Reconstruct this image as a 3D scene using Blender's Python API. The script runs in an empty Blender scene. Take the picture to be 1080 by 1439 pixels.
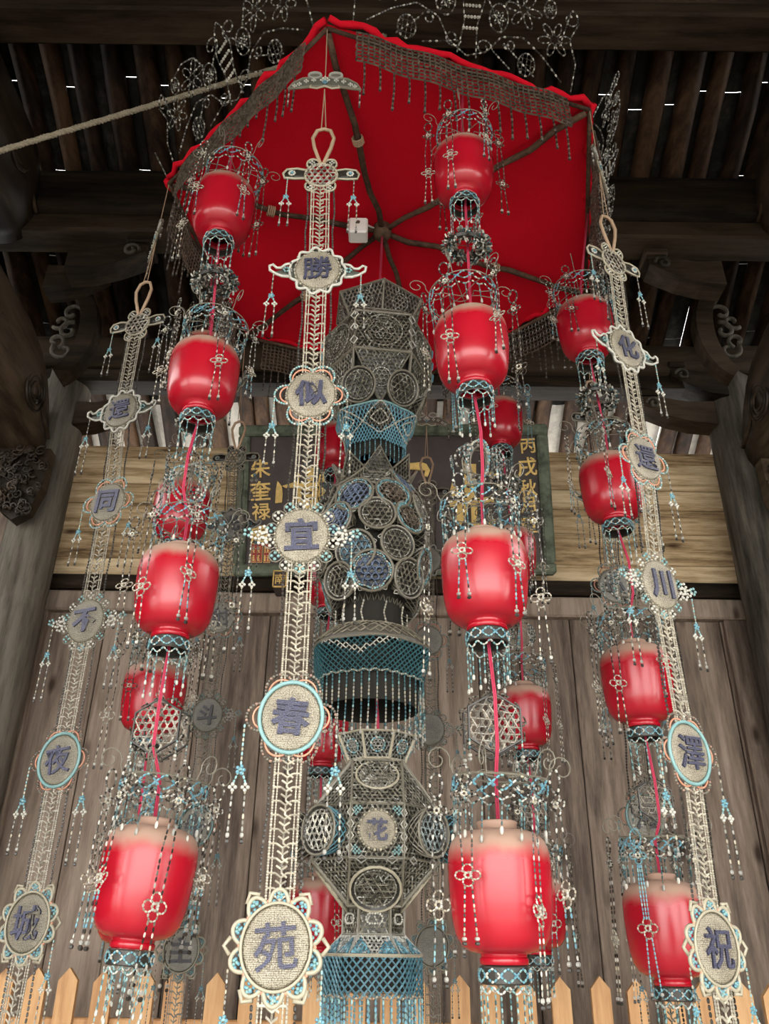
import bpy, math, random
import numpy as np
from mathutils import Matrix, Vector
random.seed(7); rng = np.random.RandomState(7)
PI = math.pi; TAU = 2*PI
scn = bpy.context.scene; COL = scn.collection

# ------------------------------------------------------------------ camera
F, PITCH, YAW, ROLL = 1152.6, .491, -.004, .016
CP, SP, CY, SY = math.cos(PITCH), math.sin(PITCH), math.cos(YAW), math.sin(YAW)
FW = np.array([SY*CP, CY*CP, SP]); RT = np.array([CY, -SY, 0.]); UP = np.cross(RT, FW)
R2 = math.cos(ROLL)*RT + math.sin(ROLL)*UP; U2 = -math.sin(ROLL)*RT + math.cos(ROLL)*UP
CAM = np.array([0, -2.172, 1.6])
cam = bpy.data.cameras.new('camera'); co = bpy.data.objects.new('camera', cam); COL.objects.link(co)
M = Matrix.Identity(4)
for i in range(3):
    M[i][0], M[i][1], M[i][2], M[i][3] = R2[i], U2[i], -FW[i], CAM[i]
co.matrix_world = M
cam.sensor_fit = 'VERTICAL'; cam.sensor_height = 24; cam.lens = F/1439*24
cam.clip_start = .05; cam.clip_end = 200
scn.camera = co
def px(x, y, Y):            # pixel -> point on the plane at depth Y
    d = FW + R2*(x-540)/F - U2*(y-719.5)/F
    return CAM + d*(Y-CAM[1])/d[1]

# ------------------------------------------------------------------ sky and exposure
w = bpy.data.worlds.new('overcast_sky'); scn.world = w; w.use_nodes = True
bg = w.node_tree.nodes['Background']
bg.inputs[0].default_value = (1.0, .98, .94, 1); bg.inputs[1].default_value = 5.0
vs = scn.view_settings
vs.view_transform = 'Standard'; vs.look = 'None'; vs.gamma = 1; vs.use_curve_mapping = False; vs.exposure = 0.7

# ------------------------------------------------------------------ materials
def nodes(name):
    m = bpy.data.materials.new(name); m.use_nodes = True
    nt = m.node_tree; b = nt.nodes['Principled BSDF']
    return m, nt, b
def N(nt, t, **kw):
    n = nt.nodes.new(t)
    for k, v in kw.items():
        if k.startswith('i_'): n.inputs[k[2:].replace('_', ' ')].default_value = v
        else: setattr(n, k, v)
    return n
def ramp(nt, fac, stops):
    r = nt.nodes.new('ShaderNodeValToRGB'); e = r.color_ramp.elements
    while len(e) < len(stops): e.new(.5)
    for el, (p, c) in zip(e, stops): el.position = p; el.color = (*c, 1)
    nt.links.new(fac, r.inputs[0]); return r
def coords(nt, scale, kind='Object'):
    tc = nt.nodes.new('ShaderNodeTexCoord'); mp = nt.nodes.new('ShaderNodeMapping')
    mp.inputs['Scale'].default_value = scale
    nt.links.new(tc.outputs[kind], mp.inputs[0]); return mp
def bump(nt, b, h, strength, dist=.01):
    bp = nt.nodes.new('ShaderNodeBump'); bp.inputs['Strength'].default_value = strength; bp.inputs['Distance'].default_value = dist
    nt.links.new(h, bp.inputs['Height']); nt.links.new(bp.outputs[0], b.inputs['Normal'])
def wood(name, c0, c1, c2, scale, rough=.75, bs=.4, per_object=.35, spec=.12, knots=0.):
    m, nt, b = nodes(name)
    mp = coords(nt, scale)
    oi = nt.nodes.new('ShaderNodeObjectInfo')
    ad = nt.nodes.new('ShaderNodeVectorMath'); ad.operation = 'MULTIPLY_ADD'
    cx = nt.nodes.new('ShaderNodeCombineXYZ')
    for i in range(3): nt.links.new(oi.outputs['Random'], cx.inputs[i])
    nt.links.new(cx.outputs[0], ad.inputs[0]); ad.inputs[1].default_value = (37, 53, 71); nt.links.new(mp.outputs[0], ad.inputs[2])
    n1 = N(nt, 'ShaderNodeTexNoise', i_Scale=1.0, i_Detail=8.0, i_Roughness=.65, i_Distortion=.6); nt.links.new(ad.outputs[0], n1.inputs[0])
    n2 = N(nt, 'ShaderNodeTexNoise', i_Scale=3.7, i_Detail=5.0, i_Roughness=.7); nt.links.new(ad.outputs[0], n2.inputs[0])
    mx = N(nt, 'ShaderNodeMath', operation='MULTIPLY_ADD'); mx.inputs[1].default_value = .45
    nt.links.new(n2.outputs[0], mx.inputs[0]); 
    m2 = N(nt, 'ShaderNodeMath', operation='MULTIPLY'); m2.inputs[1].default_value = .6; nt.links.new(n1.outputs[0], m2.inputs[0])
    nt.links.new(m2.outputs[0], mx.inputs[2])
    pr = N(nt, 'ShaderNodeMath', operation='MULTIPLY_ADD'); nt.links.new(oi.outputs['Random'], pr.inputs[0]); pr.inputs[1].default_value = per_object*.5
    sb = N(nt, 'ShaderNodeMath', operation='SUBTRACT'); nt.links.new(mx.outputs[0], sb.inputs[0]); sb.inputs[1].default_value = per_object*.25
    nt.links.new(sb.outputs[0], pr.inputs[2])
    r = ramp(nt, pr.outputs[0], [(.37, c0), (.51, c1), (.66, c2)])
    outc = r.outputs[0]
    if knots:
        mk = coords(nt, knots); a2 = nt.nodes.new('ShaderNodeVectorMath'); a2.operation = 'MULTIPLY_ADD'; a2.inputs[1].default_value = (17, 23, 31)
        nt.links.new(cx.outputs[0], a2.inputs[0]); nt.links.new(mk.outputs[0], a2.inputs[2])
        vo = N(nt, 'ShaderNodeTexVoronoi', i_Scale=1.0); nt.links.new(a2.outputs[0], vo.inputs[0])
        rk = ramp(nt, vo.outputs['Distance'], [(.05, (.25, .2, .17)), (.16, (1, 1, 1))])
        mk2 = nt.nodes.new('ShaderNodeMix'); mk2.data_type = 'RGBA'; mk2.blend_type = 'MULTIPLY'; mk2.inputs[0].default_value = 1
        nt.links.new(outc, mk2.inputs[6]); nt.links.new(rk.outputs[0], mk2.inputs[7]); outc = mk2.outputs[2]
    nt.links.new(outc, b.inputs['Base Color']); b.inputs['Roughness'].default_value = rough
    b.inputs['Specular IOR Level'].default_value = spec
    bump(nt, b, n2.outputs[0], bs, .006)
    return m
MT = {}
MT['door_wood'] = wood('weathered_door_wood', (.075, .054, .041), (.19, .143, .11), (.33, .26, .205), (9, 9, .9), .7, .4, .3, .25, (6, 6, 2.6))
MT['pale_wood'] = wood('pale_board_wood', (.085, .047, .02), (.44, .31, .17), (.74, .585, .375), (1.3, 9, 14), .8, .9, .3, .2, (3, 6, 7))
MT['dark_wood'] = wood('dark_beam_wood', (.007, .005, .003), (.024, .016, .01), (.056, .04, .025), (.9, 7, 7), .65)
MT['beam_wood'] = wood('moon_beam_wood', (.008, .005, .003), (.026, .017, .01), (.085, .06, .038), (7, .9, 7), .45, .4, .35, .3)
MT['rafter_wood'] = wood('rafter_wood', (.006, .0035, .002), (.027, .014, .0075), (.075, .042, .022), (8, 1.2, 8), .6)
MT['column_wood'] = wood('column_wood', (.022, .019, .014), (.078, .069, .055), (.17, .152, .124), (7, 7, .8), .7)
MT['fence_wood'] = wood('new_pine', (.36, .18, .075), (.5, .28, .125), (.6, .37, .18), (14, 14, 1.3), .6, .2, .3, .3, (9, 9, 4))
MT['stick_wood'] = wood('rib_stick_wood', (.03, .018, .012), (.07, .042, .028), (.12, .08, .05), (20, 20, 20), .7)
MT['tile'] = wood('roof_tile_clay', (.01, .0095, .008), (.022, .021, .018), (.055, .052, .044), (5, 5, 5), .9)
MT['eave_board'] = wood('pale_eave_board', (.36, .35, .31), (.55, .53, .48), (.68, .66, .6), (5, 5, 5), .9)  # much paler than the tiles, used past the wall line
MT['floor'] = wood('stone_paving', (.17, .16, .145), (.25, .237, .218), (.33, .312, .288), (1.5, 1.5, 1.5), .8)
def plain(name, c, rough=.5, spec=.5, metal=0., noise=0., nscale=20., dark=.4):
    m, nt, b = nodes(name); b.inputs['Roughness'].default_value = rough
    b.inputs['Specular IOR Level'].default_value = spec; b.inputs['Metallic'].default_value = metal
    b.inputs['Base Color'].default_value = (*c, 1)
    if noise:
        mp = coords(nt, (nscale,)*3); n = N(nt, 'ShaderNodeTexNoise', i_Scale=1.0, i_Detail=6.0, i_Roughness=.7)
        nt.links.new(mp.outputs[0], n.inputs[0])
        r = ramp(nt, n.outputs[0], [(.35, tuple(x*dark for x in c)), (.6, c)])
        nt.links.new(r.outputs[0], b.inputs['Base Color']); bump(nt, b, n.outputs[0], noise, .004)
    return m
MT['plaque'] = plain('plaque_lacquer', (.078, .06, .055), .55, .4, 0, .15, 9, .75)
MT['green'] = plain('worn_green_paint', (.16, .19, .135), .75, .3, 0, .6, 14, .35)
MT['gold'] = plain('gilt_paint', (.9, .62, .2), .42, .5, .1, .2, 40, .75)
MT['seal_red'] = plain('seal_red_paint', (.36, .05, .035), .7)
MT['cord_pink'] = plain('pink_cord', (.44, .03, .075), .7)
MT['rope'] = plain('hemp_rope', (.36, .32, .23), .85, .3, 0, .5, 150, .6)
MT['thread'] = plain('tan_thread', (.36, .25, .16), .7)
MT['white_plastic'] = plain('white_plastic', (.75, .74, .7), .4)
MT['shade_backing'] = plain('dark_interior_backing', (.028, .026, .022), .9, .2)  # dark sheet standing in for the shaded inside of the lamps
MT['wire'] = plain('brown_wire', (.1, .07, .05), .5)
# red cloth
m, nt, b = nodes('red_cloth'); MT['cloth'] = m
mp = coords(nt, (60, 60, 60)); n = N(nt, 'ShaderNodeTexNoise', i_Scale=6.0, i_Detail=4.0); nt.links.new(mp.outputs[0], n.inputs[0])
r = ramp(nt, n.outputs[0], [(.3, (.50, .004, .014)), (.7, (.62, .007, .022))]); nt.links.new(r.outputs[0], b.inputs['Base Color'])
b.inputs['Roughness'].default_value = .9; b.inputs['Specular IOR Level'].default_value = .1; bump(nt, b, n.outputs[0], .15, .002)
# red lantern plastic with settled dust on the shoulder
m, nt, b = nodes('red_lantern_plastic'); MT['lantern'] = m
tc = nt.nodes.new('ShaderNodeTexCoord'); sx = nt.nodes.new('ShaderNodeSeparateXYZ'); nt.links.new(tc.outputs['Object'], sx.inputs[0])
nz = N(nt, 'ShaderNodeTexNoise', i_Scale=22.0, i_Detail=5.0); nt.links.new(tc.outputs['Object'], nz.inputs[0])
ad = N(nt, 'ShaderNodeMath', operation='MULTIPLY_ADD'); ad.inputs[1].default_value = .035; nt.links.new(nz.outputs[0], ad.inputs[0]); nt.links.new(sx.outputs[2], ad.inputs[2])
mr = N(nt, 'ShaderNodeMapRange'); mr.inputs[1].default_value = .064; mr.inputs[2].default_value = .098; nt.links.new(ad.outputs[0], mr.inputs[0])
mr.interpolation_type = 'SMOOTHSTEP'
nr = N(nt, 'ShaderNodeTexNoise', i_Scale=9.0, i_Detail=4.0); nt.links.new(tc.outputs['Object'], nr.inputs[0])
rr = ramp(nt, nr.outputs[0], [(.3, (.34, .003, .013)), (.7, (.42, .007, .02))])
mx = nt.nodes.new('ShaderNodeMix'); mx.data_type = 'RGBA'
sc = N(nt, 'ShaderNodeMath', operation='MULTIPLY'); sc.inputs[1].default_value = .92; nt.links.new(mr.outputs[0], sc.inputs[0])
nt.links.new(sc.outputs[0], mx.inputs[0]); nt.links.new(rr.outputs[0], mx.inputs[6]); mx.inputs[7].default_value = (.34, .235, .17, 1)
nt.links.new(mx.outputs[2], b.inputs['Base Color'])
rg = N(nt, 'ShaderNodeMath', operation='MULTIPLY_ADD'); rg.inputs[1].default_value = .5; rg.inputs[2].default_value = .27
nt.links.new(mr.outputs[0], rg.inputs[0]); nt.links.new(rg.outputs[0], b.inputs['Roughness'])
b.inputs['Specular IOR Level'].default_value = .6
# glass beads, colour per bead
m, nt, b = nodes('glass_beads'); MT['bead'] = m
at = nt.nodes.new('ShaderNodeAttribute'); at.attribute_name = 'Col'
nt.links.new(at.outputs['Color'], b.inputs['Base Color']); b.inputs['Roughness'].default_value = .32; b.inputs['Specular IOR Level'].default_value = .4
# bead-woven cloth for the medallion faces
def bead_cloth(name, c, gap, scale=430):
    m, nt, b = nodes(name); mp = coords(nt, (scale, scale*.4, scale*.8))
    v = N(nt, 'ShaderNodeTexVoronoi', i_Scale=1.0, i_Randomness=.35); nt.links.new(mp.outputs[0], v.inputs[0])
    n = N(nt, 'ShaderNodeTexNoise', i_Scale=.06, i_Detail=3.0); nt.links.new(mp.outputs[0], n.inputs[0])
    r = ramp(nt, v.outputs['Distance'], [(.28, c), (.62, gap)])
    mx = nt.nodes.new('ShaderNodeMix'); mx.data_type = 'RGBA'; mx.blend_type = 'MULTIPLY'; mx.inputs[0].default_value = .5
    r2 = ramp(nt, n.outputs[0], [(.35, (.55, .53, .5)), (.65, (1, 1, 1))])
    nt.links.new(r.outputs[0], mx.inputs[6]); nt.links.new(r2.outputs[0], mx.inputs[7]); nt.links.new(mx.outputs[2], b.inputs['Base Color'])
    b.inputs['Roughness'].default_value = .35
    inv = N(nt, 'ShaderNodeMath', operation='SUBTRACT'); inv.inputs[0].default_value = 1; nt.links.new(v.outputs['Distance'], inv.inputs[1])
    bump(nt, b, inv.outputs[0], .6, .002)
    return m
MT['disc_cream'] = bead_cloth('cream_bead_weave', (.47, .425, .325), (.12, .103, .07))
MT['disc_mid'] = bead_cloth('greybrown_bead_weave', (.25, .225, .17), (.075, .066, .046))  # darker grey-brown weave for banner F
MT['disc_shaded'] = bead_cloth('shaded_bead_weave', (.2, .19, .16), (.08, .075, .06))  # cream weave darkened for the shade on the rear banners
MT['char_blue'] = bead_cloth('indigo_bead_weave', (.09, .095, .175), (.032, .032, .055))
MT['char_shaded'] = bead_cloth('shaded_char_weave', (.04, .04, .05), (.02, .02, .022))  # character weave darkened the same way for the rear banners

WHITE, CREAM, BLUE, TEAL = (.5, .49, .43), (.38, .345, .255), (.12, .285, .355), (.038, .11, .125)
DARK, GREY, OLIVE, CORAL, SILV, DEEP = (.03, .027, .022), (.13, .122, .1), (.19, .175, .135), (.6, .27, .17), (.32, .315, .28), (.06, .08, .16)
AQUA = (.2, .36, .36)

# ------------------------------------------------------------------ mesh builder
def A(*a): return np.array(a, float)
def unit(v): v = np.asarray(v, float); return v/(np.linalg.norm(v, axis=-1, keepdims=True)+1e-12)
class MB:
    def __init__(s): s.v = []; s.f = []; s.c = []; s.n = 0
    def add(s, V, Fc, col):
        V = np.asarray(V, float).reshape(-1, 3)
        s.v.append(V); o = s.n
        s.f.extend([tuple(int(i)+o for i in q) for q in Fc]); s.n += len(V)
        c = np.asarray(col, float)
        if c.ndim == 1: c = np.tile(c, (len(V), 1))
        s.c.append(c); return s
    def rings(s, P, Q, r, col, sides=4, prof=((0, 1), (1, 1)), caps=False):
        """many straight pieces P[i]->Q[i] at once; prof = (t, radius factor) rings"""
        P = np.asarray(P, float).reshape(-1, 3); Q = np.asarray(Q, float).reshape(-1, 3); n = len(P)
        if n == 0: return s
        d = unit(Q-P); ref = np.where(np.abs(d[:, 2:3]) > .8, A(1, 0, 0), A(0, 0, 1))
        a = unit(np.cross(d, ref)); b_ = np.cross(d, a)
        r = np.broadcast_to(np.asarray(r, float), (n,))
        ang = np.arange(sides)*TAU/sides + .4
        k = len(prof); V = np.zeros((n, k, sides, 3))
        for j, (t, rf) in enumerate(prof):
            cen = P+(Q-P)*t
            V[:, j] = cen[:, None]+(r*rf)[:, None, None]*(np.cos(ang)[None, :, None]*a[:, None]+np.sin(ang)[None, :, None]*b_[:, None])
        base = (np.arange(n)*k*sides)[:, None]
        q = []
        for j in range(k-1):
            for i in range(sides):
                i2 = (i+1) % sides
                q.append([j*sides+i, j*sides+i2, (j+1)*sides+i2, (j+1)*sides+i])
        q = np.array(q); Fc = (base[:, :, None]+q[None]).reshape(-1, 4)
        c = np.asarray(col, float)
        c = np.tile(c, (n*k*sides, 1)) if c.ndim == 1 else np.repeat(c, k*sides, axis=0)
        s.v.append(V.reshape(-1, 3)); s.c.append(c); o = s.n
        s.f.extend(map(tuple, (Fc+o).tolist())); s.n += n*k*sides
        if caps:
            cp = [tuple((o+i*k*sides+(k-1)*sides+np.arange(sides)).tolist()) for i in range(n)]
            cp += [tuple((o+i*k*sides+np.arange(sides)[::-1]).tolist()) for i in range(n)]
            s.f.extend(cp)
        return s
    def beads(s, path, pitch, r, cols, sides=4, closed=False, gap=.08):
        path = np.asarray(path, float)
        if closed: path = np.vstack([path, path[:1]])
        L = np.r_[0, np.cumsum(np.linalg.norm(np.diff(path, axis=0), axis=1))]
        if L[-1] < 1e-6: return s
        n = max(1, int(round(L[-1]/pitch)))
        t = np.linspace(0, L[-1], n+1)
        X = np.stack([np.interp(t, L, path[:, i]) for i in range(3)], 1)
        P, Q = X[:-1], X[1:]; D = Q-P
        if isinstance(cols[0], (int, float)): C = np.tile(np.array(cols, float), (n, 1))
        else: C = np.array([cols[i % len(cols)] for i in range(n)], float)
        C = C*(.75+.5*rng.rand(n, 1))
        return s.rings(P+D*gap, Q-D*gap, r, C, sides, ((0, .55), (.25, 1), (.75, 1), (1, .55)), True)
    def tube(s, path, r, col, sides=5, closed=False, caps=True):
        path = np.asarray(path, float); n = len(path)
        if closed: T = np.roll(path, -1, 0)-np.roll(path, 1, 0)
        else:
            T = np.empty_like(path); T[1:-1] = path[2:]-path[:-2]; T[0] = path[1]-path[0]; T[-1] = path[-1]-path[-2]
        T = unit(T); ref = A(0, 0, 1) if abs(T[0][2]) < .9 else A(1, 0, 0)
        a = unit(np.cross(T[0], ref)); fr = []
        for t in T:
            a = unit(a-t*np.dot(a, t)); fr.append((a, np.cross(t, a)))
        rad = np.broadcast_to(np.asarray(r, float), (n,)); V = []
        for i in range(n):
            for k in range(sides):
                an = TAU*k/sides; V.append(path[i]+rad[i]*(math.cos(an)*fr[i][0]+math.sin(an)*fr[i][1]))
        Fc = []; m = n if closed else n-1
        for i in range(m):
            j = (i+1) % n
            for k in range(sides):
                k2 = (k+1) % sides; Fc.append((i*sides+k, i*sides+k2, j*sides+k2, j*sides+k))
        if caps and not closed:
            Fc.append(tuple(range(sides))[::-1]); Fc.append(tuple((n-1)*sides+k for k in range(sides)))
        return s.add(V, Fc, col)
    def lathe(s, prof, n, col, cx=0, cy=0, a0=0.):
        V = [(cx+r*math.cos(a0+TAU*k/n), cy+r*math.sin(a0+TAU*k/n), z) for r, z in prof for k in range(n)]
        Fc = [(i*n+k, i*n+(k+1) % n, (i+1)*n+(k+1) % n, (i+1)*n+k) for i in range(len(prof)-1) for k in range(n)]
        return s.add(V, Fc, col)
    def box(s, lo, hi, col=GREY):
        x0, y0, z0 = lo; x1, y1, z1 = hi
        V = [(x0, y0, z0), (x1, y0, z0), (x1, y1, z0), (x0, y1, z0), (x0, y0, z1), (x1, y0, z1), (x1, y1, z1), (x0, y1, z1)]
        return s.add(V, [(3, 2, 1, 0), (4, 5, 6, 7), (0, 1, 5, 4), (1, 2, 6, 5), (2, 3, 7, 6), (3, 0, 4, 7)], col)
    def bbox(s, lo, hi, bv=.004, col=GREY):           # chamfered box
        lo, hi = A(*lo), A(*hi); V = []; idx = {}
        def vid(sx, sy, sz, ax):
            p = [hi[i] if sg > 0 else lo[i] for i, sg in enumerate((sx, sy, sz))]
            for i, sg in enumerate((sx, sy, sz)):
                if i != ax: p[i] -= sg*bv
            idx[(sx, sy, sz, ax)] = len(V); V.append(p)
        for sx in (-1, 1):
            for sy in (-1, 1):
                for sz in (-1, 1):
                    for ax in range(3): vid(sx, sy, sz, ax)
        Fc = []
        for ax in range(3):
            o = [i for i in range(3) if i != ax]
            for sg in (-1, 1):
                q = []
                for u, v in ((-1, -1), (1, -1), (1, 1), (-1, 1)):
                    t = [0, 0, 0]; t[ax] = sg; t[o[0]] = u; t[o[1]] = v; q.append(idx[(*t, ax)])
                Fc.append(q)
            for u in (-1, 1):
                for v in (-1, 1):
                    a_, b_ = o; q = []
                    for e, axx in ((-1, a_), (-1, b_), (1, b_), (1, a_)):
                        t = [0, 0, 0]; t[ax] = e; t[a_] = u; t[b_] = v; q.append(idx[(*t, axx)])
                    Fc.append(q)
        for c in [(x, y, z) for x in (-1, 1) for y in (-1, 1) for z in (-1, 1)]: Fc.append([idx[(*c, a_)] for a_ in range(3)])
        return s.add(V, Fc, col)
    def prism(s, poly, o, ux, uy, depth, col=GREY):    # planar outline, extruded both ways along the normal
        o, ux, uy = A(*o), A(*ux), A(*uy); nn = unit(np.cross(ux, uy)); n = len(poly)
        B = [o+ux*p[0]+uy*p[1] for p in poly]
        V = [p-nn*depth/2 for p in B]+[p+nn*depth/2 for p in B]
        Fc = [tuple(range(n))[::-1], tuple(range(n, 2*n))]+[(i, (i+1) % n, n+(i+1) % n, n+i) for i in range(n)]
        return s.add(V, Fc, col)
    def xf(s, Mx):                                      # transform all so far
        Mx = np.array(Mx); s.v = [v@Mx[:3, :3].T+Mx[:3, 3] for v in s.v]; return s
    def mesh(s, name, mat, smooth=False):
        me = bpy.data.meshes.new(name)
        V = np.vstack(s.v); me.from_pydata(V.tolist(), [], s.f)
        at = me.color_attributes.new('Col', 'FLOAT_COLOR', 'POINT')
        C = np.vstack(s.c); at.data.foreach_set('color', np.c_[C, np.ones(len(C))].astype(np.float32).ravel())
        me.materials.append(MT[mat] if isinstance(mat, str) else mat)
        if smooth: me.polygons.foreach_set('use_smooth', [True]*len(me.polygons))
        me.update(); return me
    def build(s, name, mat, parent=None, smooth=False):
        return place(s.mesh(name, mat, smooth), name, parent)
def place(me, name, parent=None, loc=None, rot=None, scale=None, mw=None):
    o = bpy.data.objects.new(name, me); COL.objects.link(o)
    if parent is not None: o.parent = parent
    if mw is not None: o.matrix_local = Matrix(np.array(mw).tolist())
    if loc is not None: o.location = loc
    if rot is not None: o.rotation_euler = rot
    if scale is not None: o.scale = scale if hasattr(scale, '__len__') else (scale,)*3
    return o
def tag(o, label, cat, group=None, kind=None):
    o['label'] = label; o['category'] = cat
    if group: o['group'] = group
    if kind: o['kind'] = kind
    return o
def thing(name, loc, label, cat, group=None, rotz=0):
    o = bpy.data.objects.new(name, None); COL.objects.link(o); o.empty_display_size = .05
    o.location = loc; o.rotation_euler = (0, 0, rotz); return tag(o, label, cat, group)
def struct(o): o['kind'] = 'structure'; return o
def copy_mesh(src, name, parent, **kw): return place(src.data, name, parent, **kw)
def basis(o, x, y, z):
    m_ = np.eye(4); m_[:3, 0], m_[:3, 1], m_[:3, 2], m_[:3, 3] = x, y, z, o; return m_
def text_mesh(body, size, bold, extrude, mat):
    cu = bpy.data.curves.new('t', 'FONT'); cu.body = body; cu.size = 1; cu.offset = bold; cu.extrude = extrude/size; cu.resolution_u = 2
    ob = bpy.data.objects.new('t', cu); COL.objects.link(ob)
    dg = bpy.context.evaluated_depsgraph_get(); dg.update()
    me = bpy.data.meshes.new_from_object(ob.evaluated_get(dg)); bpy.data.objects.remove(ob)
    v = np.zeros(len(me.vertices)*3); me.vertices.foreach_get('co', v); v = v.reshape(-1, 3)
    lo, hi = v.min(0), v.max(0); c = (lo+hi)/2; k = size/max(hi[0]-lo[0], hi[1]-lo[1])
    x = (v[:, 0]-c[0])*k; z = (v[:, 1]-c[1])*k; y = -(v[:, 2]-c[2])*size       # upright, facing -y
    me.vertices.foreach_set('co', np.c_[x, y, z].ravel()); me.update()
    me.materials.clear(); me.materials.append(MT[mat]); return me
def circ(r, n=24, c=(0, 0, 0), u=(1, 0, 0), v=(0, 0, 1), ry=None, a0=0., a1=TAU):
    t = a0+(a1-a0)*(np.arange(n)/n if abs(a1-a0-TAU) < 1e-6 else np.linspace(0, 1, n))
    return A(*c)+np.cos(t)[:, None]*r*A(*u)+np.sin(t)[:, None]*(ry if ry else r)*A(*v)
def spiral(c, r0, r1, a0, turns, n=14, u=(1, 0, 0), v=(0, 0, 1)):
    t = np.linspace(0, 1, n); r = r0+(r1-r0)*t; a = a0+turns*TAU*t
    return A(*c)+(r*np.cos(a))[:, None]*A(*u)+(r*np.sin(a))[:, None]*A(*v)
def clip_line(p, d, poly):
    """clip p+t*d to a convex ccw polygon in 2D"""
    t0, t1 = -1e9, 1e9
    for i in range(len(poly)):
        a = poly[i]; e = poly[(i+1) % len(poly)]-a; nn = A(-e[1], e[0])
        den = nn@d; num = nn@(a-p)
        if abs(den) < 1e-12:
            if nn@(p-a) < 0: return None
            continue
        t = num/den
        if den > 0: t0 = max(t0, t)
        else: t1 = min(t1, t)
    return (t0, t1) if t1 > t0+1e-6 else None
def lattice(mb, poly3, o, ux, uy, step, r, col, dirs=(0, 60, 120), ph=.5):
    """woven lattice of thin bead strings over a convex planar polygon (given in ux,uy coordinates)"""
    poly = np.array(poly3, float); P, Q = [], []; o, ux, uy = A(*o), A(*ux), A(*uy)
    ext = np.abs(poly).max()*1.6; c = poly.mean(0)
    for a in dirs:
        d = A(math.cos(math.radians(a)), math.sin(math.radians(a))); nn = A(-d[1], d[0])
        for k in range(-int(ext/step)-1, int(ext/step)+2):
            p = c+nn*(k+ph)*step; t = clip_line(p, d, poly)
            if t:
                a_, b_ = p+d*t[0], p+d*t[1]
                m = max(1, int(round((t[1]-t[0])/(step*1.155)))); w3_ = np.linspace(0, 1, m+1); off = nn*rng.randn(m+1, 1)*step*.05
                K = a_+(b_-a_)*w3_[:, None]+off; K = o+K[:, :1]*ux+K[:, 1:]*uy
                P += list(K[:-1]); Q += list(K[1:])
    if P:
        C = np.array(col)*(.35+1.15*rng.rand(len(P), 1)**1.6); C[rng.rand(len(P)) < .06] = (.4, .4, .36); mb.rings(P, Q, r*(.8+.5*rng.rand(len(P))), C, 3)
def diamond_net(mb, fn, nu, nv, r, colf, close=True):
    """diamond mesh on fn(u,v); colf(i,j)->colour"""
    P, Q, C = [], [], []
    for j in range(nv):
        for i in range(nu):
            u = (i+(j % 2)*.5)/nu; p = fn(u, j/nv)
            for du in (-.5, .5):
                P.append(p); Q.append(fn((i+(j % 2)*.5+du)/nu, (j+1)/nv)); C.append(colf(u, (j+.5)/nv))
    mb.rings(P, Q, r, np.array(C), 3)
SC = .8                                  # canopy circumradius in metres

# ================================================================== THE SETTING
fl = MB().box((-9, -16, -.1), (9, 3.2, 0)).build('floor', 'floor'); struct(fl)
# back wall: a carrier sheet with the boards as children
wb = MB().box((-2.4, 1.90, 0), (2.4, 1.96, 4.15)).build('wall_back', 'door_wood'); struct(wb)
edges = [-2.02, -1.78, -1.45, -1.2, -.93, -.6, -.36, -.07, .2, .47, .68, .95, 1.26, 1.5, 1.73, 2.02]
for a_, b_ in zip(edges[:-1], edges[1:]):                # vertical door boards
    d = random.uniform(0, .009)
    MB().bbox((a_+.002, 1.845+d, .1), (b_-.002, 1.90, 3.13), .004).build('plank', 'door_wood', wb)
zb = 3.33
for h in (.115, .19, .15, .125, .17, .1):                   # pale horizontal boards over the doors
    MB().bbox((-2.05, 1.835+random.uniform(0, .012), zb), (2.05, 1.90, min(zb+h-.004, 4.16)), .006).build('board', 'pale_wood', wb); zb += h
lt = MB().bbox((-2.1, 1.78, 3.245), (2.1, 1.9, 3.325), .012).build('lintel', 'dark_wood', wb)
MB().bbox((-2.1, 1.8, 3.13), (2.1, 1.9, 3.24), .01).build('door_head_rail', 'door_wood', wb)
for sx in (-1, 1): MB().bbox((sx*1.80-.06, 1.805, .1), (sx*1.80+.06, 1.9, 3.13), .008).build('door_stile', 'door_wood', wb)
wl = MB().box((-4.6, -3.4, 0), (-4.5, 3, 4.4)).build('wall_left_lightblock', 'dark_wood'); struct(wl)  # unseen side walls, added to keep light from the open sides out
wr = MB().box((4.5, -3.4, 0), (4.6, 3, 4.4)).build('wall_right_lightblock', 'dark_wood'); struct(wr)
for sx in (-1, 1):
    struct(MB().box((min(sx*2.2, sx*4.5), 1.9, 0), (max(sx*2.2, sx*4.5), 1.98, 4.0)).build('wall_back_left' if sx < 0 else 'wall_back_right', 'dark_wood'))

# roof: ceiling root with rafters and clay tiles between them
def roofz(Y): return 4.78+.47*(1.6-Y)
ce = MB().box((-4.6, 3.05, 4.02), (4.6, 3.12, 4.1)).build('ceiling', 'dark_wood'); struct(ce)
ce['label'] = 'pitched timber roof of round rafters and clay tiles'
Y0, Y1 = -1.1, 3.1
dirv = unit(A(0, Y1-Y0, roofz(Y1)-roofz(Y0)))
def rafter_mesh(k):
    rr = np.random.RandomState(k); n = 9; t = np.linspace(0, 1, n); r = .047+.008*rr.rand()
    p = np.c_[rr.randn(n)*.006, Y0+(Y1-Y0)*t, roofz(Y0+(Y1-Y0)*t)+rr.randn(n)*.004]
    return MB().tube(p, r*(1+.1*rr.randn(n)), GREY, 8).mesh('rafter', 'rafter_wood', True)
rms = [rafter_mesh(k) for k in range(6)]
xs = []; x = -2.66
while x < 2.7: xs.append(x); x += .148+random.uniform(-.014, .014)
for i, x in enumerate(xs): place(rms[i % 6], 'rafter', ce, loc=(x, 0, 0), rot=(0, 0, random.uniform(-.012, .012)))
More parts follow.
